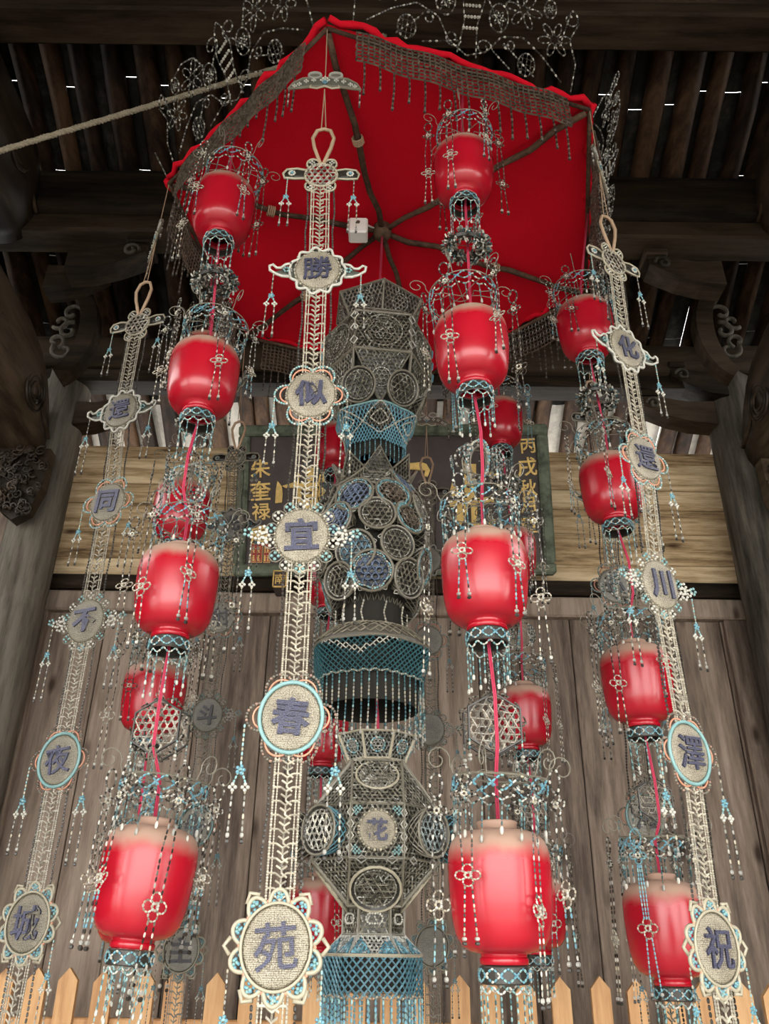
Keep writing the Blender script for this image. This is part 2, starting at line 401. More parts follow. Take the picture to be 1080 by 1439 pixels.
# tiles: shallow curved clay strips lying on the rafters, lapped with thin gaps
def tile_mesh(L, mat):
    mb = MB(); V = []; n = 5
    for e in (0, 1):
        for j in (0, 1):
            for k in range(n):
                u = k/(n-1)*2-1; V.append((u*.072, e*L, -.012+.02*u*u+j*.012))
    Fc = []
    for k in range(n-1):
        Fc += [(k, k+1, 2*n+k+1, 2*n+k), (n+k+1, n+k, 3*n+k, 3*n+k+1), (k+1, k, n+k, n+k+1), (2*n+k, 2*n+k+1, 3*n+k+1, 3*n+k)]
    Fc += [(0, 2*n, 3*n, n), (n-1, 2*n-1, 4*n-1, 3*n-1)]
    return mb.add(V, Fc, GREY).mesh('roof_tile', mat)
slope = math.atan2(dirv[2], dirv[1]); TL = .44
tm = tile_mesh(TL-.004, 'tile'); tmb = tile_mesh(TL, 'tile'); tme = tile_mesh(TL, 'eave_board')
ny = 9
for i in range(len(xs)-1):
    xm = (xs[i]+xs[i+1])/2; off = random.uniform(-.08, .08)
    for j in range(ny):
        s_ = (Y1-Y0)/dirv[1]; t = j*TL+off-.05
        p = A(xm, Y0, roofz(Y0))+dirv*t+A(0, 0, .068)
        me = tme if p[1] > 1.78 else (tm if random.random() < .85 else tmb)
        place(me, 'roof_tile' if me is not tme else 'eave_board', ce, loc=p, rot=(slope, 0, 0))
# unseen front half of the roof, its eave set low to shade the upper lanterns
rf = MB().prism([(-1.05, roofz(-1.05)+.1), (-3.6, 3.25), (-3.6, 3.33), (-1.05, roofz(-1.05)+.2)], (0, 0, 0), (0, 1, 0), (0, 0, 1), 9.2).build('ceiling_front', 'dark_wood'); struct(rf)
def side_roof(x0, x1):
    return MB().prism([(Y0, roofz(Y0)+.05), (3.1, roofz(3.1)+.05), (3.1, roofz(3.1)+.1), (Y0, roofz(Y0)+.1)], ((x0+x1)/2, 0, 0), (0, 1, 0), (0, 0, 1), x1-x0)
struct(side_roof(-4.6, -2.62).build('ceiling_left', 'dark_wood')); struct(side_roof(2.62, 4.6).build('ceiling_right', 'dark_wood'))

# purlins: round-edged horizontal beams under the rafters
def beam_x(Y, z0, z1, th, name, label, lip=True):
    t = thing(name, (0, Y, z0), label, 'beam', 'roof purlins')
    h = z1-z0; mb = MB(); n = 13; rr = np.random.RandomState(int(Y*10)+3)
    sec = []
    for k in range(16):
        a = TAU*k/16; ca, sa = math.cos(a), math.sin(a)
        sec.append((math.copysign(abs(ca)**.5, ca)*th/2, h*.62+math.copysign(abs(sa)**.5, sa)*h*.38))
    V = []; X = np.linspace(-2.7, 2.7, n)
    for x in X:
        wob = 1+.03*rr.randn()
        V += [(x, p[0]*wob, p[1]+.006*rr.randn()) for p in sec]
    Fc = [(i*16+k, i*16+(k+1) % 16, (i+1)*16+(k+1) % 16, (i+1)*16+k) for i in range(n-1) for k in range(16)]
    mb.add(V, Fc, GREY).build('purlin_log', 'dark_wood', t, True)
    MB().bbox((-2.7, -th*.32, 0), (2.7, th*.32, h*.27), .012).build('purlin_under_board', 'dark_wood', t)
    return t
beam_x(1.6, 4.39, 4.69, .24, 'roof_beam', 'dark horizontal roof beam just above the calligraphy plaque')
beam_x(.8, 4.69, 5.1, .26, 'roof_beam', 'dark roof beam level with the middle of the red canopy')
beam_x(-.02, 5.12, 5.45, .27, 'roof_beam', 'dark roof beam crossing above the top of the red canopy')

# columns
def column(x, Y, r, label, mat='column_wood'):
    t = thing('wooden_column', (x, Y, 0), label, 'column', 'wooden columns')
    MB().lathe([(r*1.02, .14), (r*1.03, .8), (r*1.02, 1.8), (r, 2.9), (r*1.0, 3.05), (r*.97, 3.08), (r*.97, 3.14), (r*.99, 3.17), (r*.95, 4.0), (r*.9, 4.55)], 28, GREY).build('shaft', mat, t, True)
    MB().lathe([(0, .0), (r*1.5, .0), (r*1.55, .05), (r*1.5, .11), (r*1.15, .14), (0, .14)], 28, GREY).build('stone_base', 'floor', t, True)
    return t
column(-1.83, 1.63, .138, 'grey weathered wooden column beside the left end of the pale boards')
column(1.93, 1.63, .15, 'grey weathered wooden column beside the right end of the pale boards')
column(-2.1, -3.2, .16, 'wooden column at the open front, on the side of the rope')
column(2.1, -3.2, .16, 'wooden column at the open front, opposite the rope side')

# moon beams running from the columns towards the front, with carved ends
def moon_beam(x, Yb, Yf, zc, hh, hw, label, arch):
    t = thing('moon_beam', (x, Yb, zc-hh), label, 'beam', 'carved cross beams')
    n = 22; V = []; ms = 20; loc = A(x, Yb, zc-hh)
    for i in range(n):
        s_ = i/(n-1); Y = Yb+(Yf-Yb)*s_; e = min(1, s_*5.0)
        k = .62+.38*math.sin(e*PI/2); dz = arch*(1-(1-e)**2)
        for q in range(ms):
            a = TAU*q/ms; ca, sa = math.cos(a), math.sin(a)
            V.append(A(x+hw*k*math.copysign(abs(ca)**.75, ca), Y, zc+dz+hh*(.7+.3*e)*math.copysign(abs(sa)**.7, sa))-loc)
    Fc = [(i*ms+q, i*ms+(q+1) % ms, (i+1)*ms+(q+1) % ms, (i+1)*ms+q) for i in range(n-1) for q in range(ms)]
    Fc += [tuple(range(ms))[::-1], tuple((n-1)*ms+q for q in range(ms))]
    MB().add(V, Fc, GREY).build('beam_body', 'beam_wood', t, True)
    # the incised eyebrow and whorl carved on the inner cheek
    sg = -np.sign(x); mb = MB()
    for rr_ in (.1, .072, .045):
        p = circ(rr_, 18, (sg*hw*.93, -.42, hh*1.0), (0, 1, 0), (0, 0, 1)); mb.tube(p, .008, GREY, 5, True)
    p = A(sg*hw*.8, -.2, hh*.75)+np.c_[np.linspace(0, .05*sg, 10), np.linspace(.1, -.7, 10), .16*np.sin(np.linspace(0, 2.2, 10))]
    mb.tube(p, .012, GREY, 5); mb.build('carved_whorl', 'beam_wood', t, True)
    return t
moon_beam(-2.0, 1.5, -1.6, 3.98, .26, .3, 'stout curved cross beam with carved whorl entering the rope-side column', .12)
moon_beam(2.07, 1.5, -1.6, 3.98, .26, .3, 'stout curved cross beam with carved whorl entering the column opposite the rope', .12)
moon_beam(-1.97, .78, -1.2, 4.82, .25, .29, 'upper curved cross beam ending at the middle roof beam, behind the rope', .05)
moon_beam(2.02, .78, -1.2, 4.82, .25, .29, 'upper curved cross beam ending at the middle roof beam, opposite the rope', .05)

# carved floral brackets under the moon beams
def carved_bracket(x, Y, z, sx, label):
    t = thing('carved_bracket', (x, Y, z), label, 'bracket', 'carved brackets')
    MB().prism([(-.17, .28), (.09, .28), (.09, .06), (.05, -.08), (-.02, -.13), (-.1, -.07), (-.15, .1)], (0, 0, 0), (sx, 0, 0), (0, 0, 1), .07).build('backing_block', 'beam_wood', t)
    mb = MB(); rr = np.random.RandomState(int(abs(x)*100))
    for k in range(120):
        u, v = rr.uniform(-.15, .09), rr.uniform(-.1, .27)
        if v < -.02 and (u < -.1 or u > .06): continue
        p = spiral((u, -.05-.012*rr.rand(), v), .012+.022*rr.rand(), .004, rr.rand()*TAU, rr.choice([-1, 1])*(.6+.6*rr.rand()), 10)
        p[:, 0] *= sx; mb.tube(p, np.linspace(.008, .004, 10), GREY, 5)
    mb.build('floral_carving', 'beam_wood', t, True)['kind'] = 'stuff'; return t
p = px(45, 668, 1.42); carved_bracket(p[0], 1.40, 3.55, 1, 'openwork floral carved bracket hanging under the rope-side cross beam')
carved_bracket(1.98, 1.40, 3.55, -1, 'openwork floral carved bracket under the cross beam opposite the rope')

# crescent braces and bracket arms in the gloom beside the columns
def crescent(c, sx, label):
    t = thing('crescent_brace', c, label, 'brace', 'crescent braces')
    an = np.linspace(-1.25, 1.25, 15); o = [(.2*math.cos(a)+.0, .33*math.sin(a)) for a in an]; i_ = [(.13*math.cos(a)-.02, .27*math.sin(a)) for a in an[::-1]]
    MB().prism(o+i_, (0, 0, 0), (sx, 0, 0), (0, 0, 1), .09).build('brace_body', 'dark_wood', t)
    mb = MB()
    for k, (u, v, r) in enumerate([(.05, .12, .062), (.058, .0, .062), (.05, -.13, .065), (.0, .06, .05), (.0, -.07, .05)]):
        q = spiral((u, -.03, v), r, .012, k*1.3, .9, 14); q[:, 0] *= sx; mb.tube(q, .012, GREY, 5)
    mb.build('scroll_carving', 'column_wood', t, True)['kind'] = 'stuff'; return t
p = px(85, 470, 1.25); crescent(tuple(p), 1, 'carved crescent brace above the rope-side cross beam')
p = px(1028, 470, 1.25); crescent(tuple(p), -1, 'carved crescent brace above the cross beam opposite the rope')
def arm(c, sx, L, label, h=.1):
    t = thing('bracket_arm', c, label, 'bracket', 'curled bracket arms')
    pts = [(0, h*.6), (L*.35, h*.55), (L*.8, h*.9), (L, h*.8), (L*.98, h*.35), (L*.85, h*.05), (L*.6, -h*.45), (L*.3, -h*.8), (0, -h*.9)]
    MB().prism(pts, (0, 0, 0), (sx, 0, 0), (0, 0, 1), .12).build('arm_body', 'dark_wood', t)
    MB().bbox((min(sx*L*.72, sx*L*1.04), -.08, h*.86), (max(sx*L*.72, sx*L*1.04), .08, h*1.25), .008).build('bearing_block', 'dark_wood', t)
    q = spiral((L*.8, -.065, h*.4), h*.4, .01, 0, 1.2, 14); q[:, 0] *= sx
    MB().tube(q, .01, GREY, 5).build('arm_scroll', 'column_wood', t, True); return t
for (u, v, Y, sx, L, lb) in [(70, 396, 1.02, 1, .3, 'curled bracket arm under the middle roof beam, rope side, upper'), (100, 372, .8, 1, .38, 'long curled bracket arm under the middle roof beam, rope side'),
                             (1010, 392, .85, -1, .36, 'curled bracket arm under the middle roof beam opposite the rope'), (1000, 585, 1.6, -1, .42, 'curled bracket arm over the pale boards opposite the rope'),
                             (110, 585, 1.6, 1, .3, 'curled bracket arm over the pale boards, rope side'), (1015, 545, 1.55, -1, .3, 'short bracket arm under the lowest roof beam opposite the rope')]:
    arm(tuple(px(u, v, Y)), sx, L, lb)

# plaque
pl = thing('calligraphy_plaque', (0, 1.62, 3.3), 'dark wooden plaque with gold calligraphy and worn green frame over the doors', 'plaque')
TL_, TR_, BL_, BR_ = px(345, 598, 1.56), px(776, 599, 1.56), px(340, 812, 1.74), px(768, 806, 1.74)
po = (BL_+BR_)/2; pux = unit(BR_-BL_+TR_-TL_); pn = unit(np.cross(pux, (TL_+TR_)/2-po)); puy = np.cross(pn, pux)
PW = np.linalg.norm(TR_-TL_); PH = np.linalg.norm((TL_+TR_)/2-po)
pl.matrix_world = Matrix(basis(po, pux, -pn, puy).tolist())     # local: x right, y into the wall, z up the board
fw_ = .062
MB().bbox((-PW/2+fw_*.8, .0, fw_*.8), (PW/2-fw_*.8, .03, PH-fw_*.8), .003).build('panel', 'plaque', pl)
for a_, b_ in (((-PW/2, -.03, 0), (PW/2, .035, fw_)), ((-PW/2, -.03, PH-fw_), (PW/2, .035, PH)), ((-PW/2, -.031, fw_*.96), (-PW/2+fw_, .035, PH-fw_*.96)), ((PW/2-fw_, -.031, fw_*.96), (PW/2, .035, PH-fw_*.96))):
    MB().bbox(a_, b_, .012).build('frame_rail', 'green', pl)
def onplaque(x, y):
    d = FW+R2*(x-540)/F-U2*(y-719.5)/F; t = ((po-CAM)@pn)/(d@pn); q = CAM+d*t-po
    return q@pux, q@puy
for ch, (x, y), h in [('丙', (741, 627), 19), ('戌', (740, 656), 24), ('秋', (741, 686), 22), ('月', (741, 710), 20), ('重', (742, 738), 20), ('光', (742, 764), 16),
                      ('朱', (366, 659), 24), ('奎', (366, 690), 26), ('禄', (367, 719), 22), ('題', (365, 751), 22)]:
    u, v = onplaque(x, y); me = text_mesh(ch, h*.0044, .012, .004, 'gold')
    place(me, 'gilt_character', pl, loc=(u, -.004, v), rot=(0, -.06, 0))
def strokes(name, polys, sc_, ox, oy):
    mb = MB()
    for P_ in polys:
        q = [onplaque(ox+x/sc_, oy+y/sc_) for x, y in P_]
        a = sum(q[i][0]*q[(i+1) % len(q)][1]-q[(i+1) % len(q)][0]*q[i][1] for i in range(len(q)))
        if a < 0: q = q[::-1]
        mb.prism(q, (0, -.004, 0), (1, 0, 0), (0, 0, 1), .014)
    return mb.build(name, 'gold', pl)
strokes('gilt_character', [[(300, 460), (335, 500), (343, 560), (338, 640), (280, 645), (287, 530)], [(340, 500), (440, 470), (442, 510), (370, 518)], [(440, 470), (480, 462), (480, 505), (442, 510)],
    [(465, 390), (485, 400), (480, 470), (465, 470)], [(480, 480), (650, 470), (655, 500), (480, 512)], [(468, 505), (500, 505), (500, 640), (472, 640)], [(545, 330), (605, 350), (600, 460), (550, 460)],
    [(660, 380), (690, 385), (700, 465), (640, 470)], [(655, 495), (708, 540), (650, 620), (640, 560)], [(530, 520), (640, 520), (640, 545), (530, 545)], [(530, 570), (640, 570), (640, 595), (530, 595)],
    [(600, 500), (635, 500), (635, 690), (600, 690)], [(500, 620), (640, 620), (640, 650), (500, 650)], [(540, 650), (600, 650), (570, 720), (520, 720)], [(780, 515), (825, 530), (800, 560)]], 5.993, 340, 600)
strokes('gilt_character', [[(350, 265), (360, 300), (445, 300), (445, 600), (355, 600)], [(255, 445), (292, 490), (312, 540), (258, 560), (240, 500)], [(550, 370), (615, 355), (600, 430), (560, 440)],
    [(230, 590), (580, 560), (590, 600), (240, 640)], [(290, 620), (385, 620), (365, 710), (325, 795), (285, 780)], [(405, 620), (455, 620), (452, 805), (410, 805)], [(452, 770), (600, 740), (600, 800), (452, 806)]], 5.684, 590, 600)
strokes('gilt_character', [[(-140, 300), (5, 285), (50, 300), (80, 350), (60, 400), (30, 400), (40, 350), (-130, 340)]], 5.684, 590, 600)
for (x0, y0, x1, y1) in ((352, 764, 369, 791), (370, 764, 380, 791)):
    a_, b_ = onplaque(x0, y1), onplaque(x1, y0); se = MB().box((a_[0], -.003, a_[1]), (b_[0], .004, b_[1])).build('red_seal', 'seal_red', pl)
    mb = MB(); W_, H_ = b_[0]-a_[0], b_[1]-a_[1]; rr = np.random.RandomState(x0)
    for gx in range(2):
        for gy in range(2):
            bx, bz = a_[0]+W_*(.1+.42*gx), a_[1]+H_*(.08+.45*gy)
            for k in range(4): mb.box((bx, -.005, bz+H_*.09*k), (bx+W_*.36*(.6+.4*rr.rand()), -.002, bz+H_*.09*k+H_*.03))
            mb.box((bx+W_*.1*rr.rand(), -.0052, bz), (bx+W_*.16, -.002, bz+H_*.3))
    for e in ((0, 0, 1, .025), (0, .975, 1, 1), (0, 0, .03, 1), (.97, 0, 1, 1)):
        mb.box((a_[0]+W_*e[0], -.0051, a_[1]+H_*e[1]), (a_[0]+W_*e[2], -.002, a_[1]+H_*e[3]))
    mb.build('seal_lines', 'gold', se)
pp = px(394, 817, 1.70); pg = thing('plaque_peg', tuple(pp), 'small dark peg block with gilt frame and character under the plaque', 'peg')
MB().bbox((-.034, -.03, -.045), (.034, .1, .045), .006).build('peg_block', 'plaque', pg)
mb = MB()
for a_, b_ in (((-.036, -.036, -.047), (.036, -.028, -.04)), ((-.036, -.036, .04), (.036, -.028, .047)), ((-.036, -.036, -.047), (-.03, -.028, .047)), ((.03, -.036, -.047), (.036, -.028, .047))): mb.box(a_, b_)
mb.build('gilt_border', 'gold', pg); place(text_mesh('南', .055, .01, .004, 'gold'), 'gilt_character', pg, loc=(0, -.031, 0))

# picket fence
fe = thing('picket_fence', (0, 1.0, 0), 'new orange pine picket fence in front of the doors', 'fence')
pk = MB().prism([(-.032, .06), (.032, .06), (.032, 1.49), (0, 1.527), (-.032, 1.49)], (0, 0, 0), (1, 0, 0), (0, 0, 1), .022).mesh('picket', 'fence_wood')
x0 = px(840, 1375, 1.0)[0]; sp = px(889, 1375, 1.0)[0]-x0
for k in range(-23, 11): place(pk, 'picket', fe, loc=(x0+k*sp*1.0+random.uniform(-.006, .006), 0, random.uniform(-.008, .008)), rot=(0, random.uniform(-.012, .012), 0))
for z in (1.36, .45): MB().bbox((-1.95, .012, z-.045), (1.95, .055, z+.03), .005).build('rail', 'fence_wood', fe)
OBS = {'FA': [(313, 300), (285, 537), (247, 836), (203, 1245)], 'AB': [(651, 247), (663, 497), (681, 820), (703, 1258)],
       'BC': [(823, 466), (860, 690), (896, 965), (936, 1310)], 'CD': [(703, 598), (719, 783), (737, 1010), (753, 1285)],
       'DE': [(472, 632), (464, 820), (453, 1035), (446, 1285)], 'EF': [(286, 511), (254, 722), (215, 985), (188, 1272)]}
# ================================================================== THE CANOPY
TH = -.208
def az(k): return TH+k*PI/3                         # corners A..F
def pos(a, r): return A(r*math.sin(a), -r*math.cos(a))
RIM, HUBZ = 3.88, 3.94
HUB = px(537, 322, 0); HUB = A(HUB[0], 0, HUBZ)
ca = thing('hexagonal_canopy', (0, 0, RIM), 'large six-sided red cloth canopy with bead net valance and wire scrollwork crown', 'canopy')
NAMES = 'ABCDEF'
corner = [A(*pos(az(k), SC), 0.) for k in range(6)]                       # local to the canopy root
for k, q in zip((0, 1, 4, 5), (px(460, 36, corner[0][1]), px(827, 148, corner[1][1]), px(345, 470, corner[4][1]), px(238, 255, corner[5][1]))):
    corner[k] = A(q[0], corner[k][1], .5*(q[2]-RIM))
hub = HUB-A(0, 0, RIM)
# cloth, six gores with a little slack between the ribs
mb = MB(); ng = 9; V = []; Fc = []
for top in (0, 1):
    for k in range(6):
        c0, c1 = corner[k], corner[(k+1) % 6]
        for i in range(ng+1):
            for j in range(ng+1):
                s_, t = i/ng, j/ng; p = hub+(c0-hub)*s_*(1-t)+(c1-hub)*s_*t
                p = p+A(0, 0, .016*math.sin(PI*t)*s_*(1-.6*s_)+.004*math.sin(9*t+5*s_+k)*s_+.004*top+.012)
                V.append(p)
for top in (0, 1):
    for k in range(6):
        b0 = (top*6+k)*(ng+1)**2
        for i in range(ng):
            for j in range(ng):
                q = (b0+i*(ng+1)+j, b0+i*(ng+1)+j+1, b0+(i+1)*(ng+1)+j+1, b0+(i+1)*(ng+1)+j)
                Fc.append(q if top else q[::-1])
mb.add(V, Fc, GREY).build('canopy_cloth', 'cloth', ca, True)
for k in range(6):
    c0, c1 = corner[k], corner[(k+1) % 6]; e = unit(c1-c0); outv = unit(A(*((c0+c1)[:2]/2), 0)); L = np.linalg.norm(c1-c0)
    # rolled red hem along the rim
    t = np.linspace(0, 1, 26); rr = np.random.RandomState(k)
    hem = c0+(c1-c0)*t[:, None]+A(0, 0, .016)+outv*(.006+.006*rr.randn(26)[:, None])+A(0, 0, 1)*(.005*rr.randn(26)[:, None])
    MB().tube(hem, .009+.004*rr.rand(26), GREY, 6).build('rolled_hem', 'cloth', ca, True)
    # rib stick from the hub to the corner, lashed
    p = hub+A(0, 0, -.012)+(c0-hub)*np.linspace(0, .985, 9)[:, None]; p[1:-1] += rr.randn(7, 3)*.006; p[:, 2] -= .012*np.sin(np.linspace(0, PI, 9))
    rb = MB().tube(p, .0092+.002*rr.rand(9), GREY, 7).build('rib', 'stick_wood', ca, True)
    mb = MB(); q = p[4]+(p[5]-p[4])*.3
    for m_ in range(4): mb.tube(circ(.017, 8, q+unit(c0-hub)*.007*m_, np.cross(unit(c0-hub), (0, 0, 1)), (0, 0, 1)), .003, GREY, 4, True)
    mb.build('lashing', 'thread', rb)
    # short cross stick at the rim
    MB().tube([c0+A(0, 0, -.008), c0+(c1-c0)*.5+A(0, 0, -.014), c1+A(0, 0, -.008)], .007, GREY, 6).build('rim_stick', 'stick_wood', ca, True)
    # net valance hung from the rim: square-knotted strings
    H_ = .135; m0, m1 = .1, .9; mb = MB(); P, Q = [], []; nx, nz = 40, 8
    sag = lambda s_: .004*math.sin(s_*23+k)
    def vp(s_, v): return c0+(c1-c0)*(m0+(m1-m0)*s_)+outv*(.013+sag(s_)+.006*v)+A(0, 0, -.004-H_*v)
    for i in range(nx+1):
        for j in range(nz):
            s0 = i/nx; P.append(vp(s0+.2/nx*((j % 2)-.5), j/nz)); Q.append(vp(s0+.2/nx*(((j+1) % 2)-.5), (j+1)/nz))
    for j in range(nz+1):
        for i in range(nx):
            P.append(vp(i/nx, j/nz)); Q.append(vp((i+1)/nx, j/nz))
    C = np.array((.12, .098, .075))*(.5+.7*rng.rand(len(P), 1)); mb.rings(P, Q, .003, C, 3)
    vn = mb.build('valance_net', 'bead', ca); vn['kind'] = 'stuff'
    # scroll panel: every edge shares one drawing
    if k == 0:
        mb = MB(); S = []; pit, rb_ = .0105, .0028; pat = [GREY, DARK, SILV, DARK, WHITE, DARK, DARK, GREY, SILV, DARK]
        def ln(pts): mb.beads(np.array([(u, 0, v) for u, v in pts]), pit, rb_, pat, 4)
        def flower(u, v, r, n=6, a0=0.):
            for i in range(n):
                a = a0+TAU*i/n; cx_, cz_ = u+r*.6*math.cos(a), v+r*.6*math.sin(a)
                mb.beads(circ(r*.42, 10, (cx_, 0, cz_), (math.cos(a), 0, math.sin(a)), (-math.sin(a), 0, math.cos(a)), r*.2), pit*.8, rb_*.9, pat, 4, True)
        def oval(u, v, a_, b_, grid=True):
            mb.beads(circ(a_, 18, (u, 0, v), ry=b_), pit, rb_, pat, 4, True)
            if grid:
                for g in (-.5, 0, .5):
                    h_ = b_*math.sqrt(1-g*g); mb.beads([(u+a_*g, 0, v-h_), (u+a_*g, 0, v+h_)], pit, rb_*.7, [GREY, DARK], 3)
                    h_ = a_*math.sqrt(1-g*g); mb.beads([(u-h_, 0, v+b_*g), (u+h_, 0, v+b_*g)], pit, rb_*.7, [GREY, DARK], 3)
            else: flower(u, v, min(a_, b_)*.8)
        def curl(u, v, r, a0, turns, tail):
            s_ = spiral((u, 0, v), r, r*.3, a0, turns, 16); ln([tail]+[(x, z) for x, y, z in s_])
        for s_ in (-1, 1):
            ln([(s_*.0, .02), (s_*.06, .05), (s_*.1, .11), (s_*.17, .13), (s_*.24, .09), (s_*.31, .03)])
            flower(s_*.27, .155, .055, 6, .3); flower(s_*.16, .215, .06, 6, .0); oval(s_*.19, .05, .028, .036); oval(s_*.085, .165, .03, .045, False)
            curl(s_*.315, .235, .03, PI*.5, -s_*1.1, (s_*.29, .14)); curl(s_*.05, .06, .028, 0, s_*1.2, (s_*.14, .02)); curl(s_*.13, .095, .022, PI, s_*1.2, (s_*.22, .02))
            curl(s_*.045, .245, .035, PI*1.5, -s_*1.2, (s_*.1, .13)); ln([(s_*.345, .01), (s_*.35, .1), (s_*.32, .17), (s_*.345, .23)])
            ln([(s_*.03, .02), (s_*.02, .12), (s_*.035, .2), (s_*.015, .28), (0, .3)]); oval(s_*.245, .245, .02, .03, False); ln([(s_*.1, .21), (s_*.13, .27), (s_*.19, .29), (s_*.235, .275)])
        for z in (.1, .135, .17, .205): mb.beads([(-.025, 0, z), (.025, 0, z+.012)], .01, .0045, [WHITE], 4)
        scroll_me = mb.mesh('scroll_panel', 'bead')
        fr_me = []
        fr_short = MB().beads([(0, 0, 0), (0, 0, -.022)], .011, .0034, [(.09, .072, .055), DARK], 4).beads([(0, 0, -.022), (0, 0, -.032)], .005, .0042, [GREY, DARK], 4).mesh('fringe_strand', 'bead')
        for L_ in (.1, .125, .15):
            fr_me.append(MB().beads([(0, 0, 0), (.002, .001, -L_*.5), (0, 0, -L_)], .011, .0034, [(.09, .072, .055), DARK, (.12, .095, .07), DARK, GREY, DARK], 4).beads([(0, 0, -L_), (0, 0, -L_-.012)], .006, .0042, [GREY, DARK], 4).mesh('fringe_strand', 'bead'))
    lean = outv*.42+A(0, 0, 1)*.9; lean = unit(lean)
    place(scroll_me, 'scroll_panel', ca, mw=basis((c0+c1)/2+A(0, 0, .02)+outv*.01, e, np.cross(lean, e), lean))['kind'] = 'stuff'
    nf = 15 if k in (0, 5) else 22
    ok_ = NAMES[k]+NAMES[(k+1) % 6]; lp_ = px(*OBS[ok_][0], pos(az(k)+PI/6, .839*SC)[1])
    for i in range(nf):
        q = vp((i+.5)/nf, 1.0); near = math.hypot(q[0]-lp_[0], q[1]-lp_[1]) < (.17 if k > 1 else .0)
        me = random.choice(fr_me)                     # strands over a lantern's crown are short and end above it
        if near: me = fr_short
        place(me, 'fringe_strand', ca, loc=q, rot=(random.uniform(-.03, .03), random.uniform(-.03, .03), 0))
MB().lathe([(0, .03), (.03, .03), (.034, .015), (.034, -.015), (.026, -.03), (0, -.03)], 14, GREY, hub[0], hub[1]).xf(basis((0, 0, hub[2]-.01), (1, 0, 0), (0, 1, 0), (0, 0, 1))).build('hub_disc', 'stick_wood', ca, True)
# white lamp box beside the hub, and ropes
bx = px(503, 330, -.05); wbx = thing('white_lamp_box', (bx[0], -.05, HUBZ-.06), 'small white plastic box fixed beside the canopy hub', 'box')
MB().bbox((-.034, -.03, -.036), (.034, .03, .036), .006).build('box_shell', 'white_plastic', wbx)
MB().lathe([(0, 0), (.006, 0), (.007, .004), (0, .004)], 10, GREY).xf(basis((0, -.03, .008), (1, 0, 0), (0, 0, 1), (0, -1, 0))).build('screw_hole', 'wire', wbx)
MB().tube([(.0, 0, .036), (.012, .01, .05), (.06, .04, .052)], .004, GREY, 6).build('cable', 'white_plastic', wbx, True)
def rope(path, r, name, label):
    path = np.array(path, float); mb = MB(); L = np.r_[0, np.cumsum(np.linalg.norm(np.diff(path, axis=0), axis=1))]
    n = int(L[-1]/.012); t = np.linspace(0, L[-1], n); X = np.stack([np.interp(t, L, path[:, i]) for i in range(3)], 1)
    T = unit(path[-1]-path[0]); u = unit(np.cross(T, A(.1, 1, .2))); v = np.cross(T, u)
    for s_ in range(3):
        a = t*2*PI/.045+s_*TAU/3; mb.tube(X+r*.55*(np.cos(a)[:, None]*u+np.sin(a)[:, None]*v), r*.62, GREY, 5)
    return tag(mb.build(name, 'rope', None, True), label, 'rope')
sp_ = px(540, 50, 0); r0 = px(0, 212, -.25); r0x = r0+(r0-sp_)*.5
rope([sp_, r0x], .0105, 'stay_rope', 'taut pale twisted rope running up from the dark cross beam')
rope([sp_, A(hub[0], 0, HUBZ+.03)], .012, 'suspension_rope', 'upright rope holding the red canopy from the roof beam above')

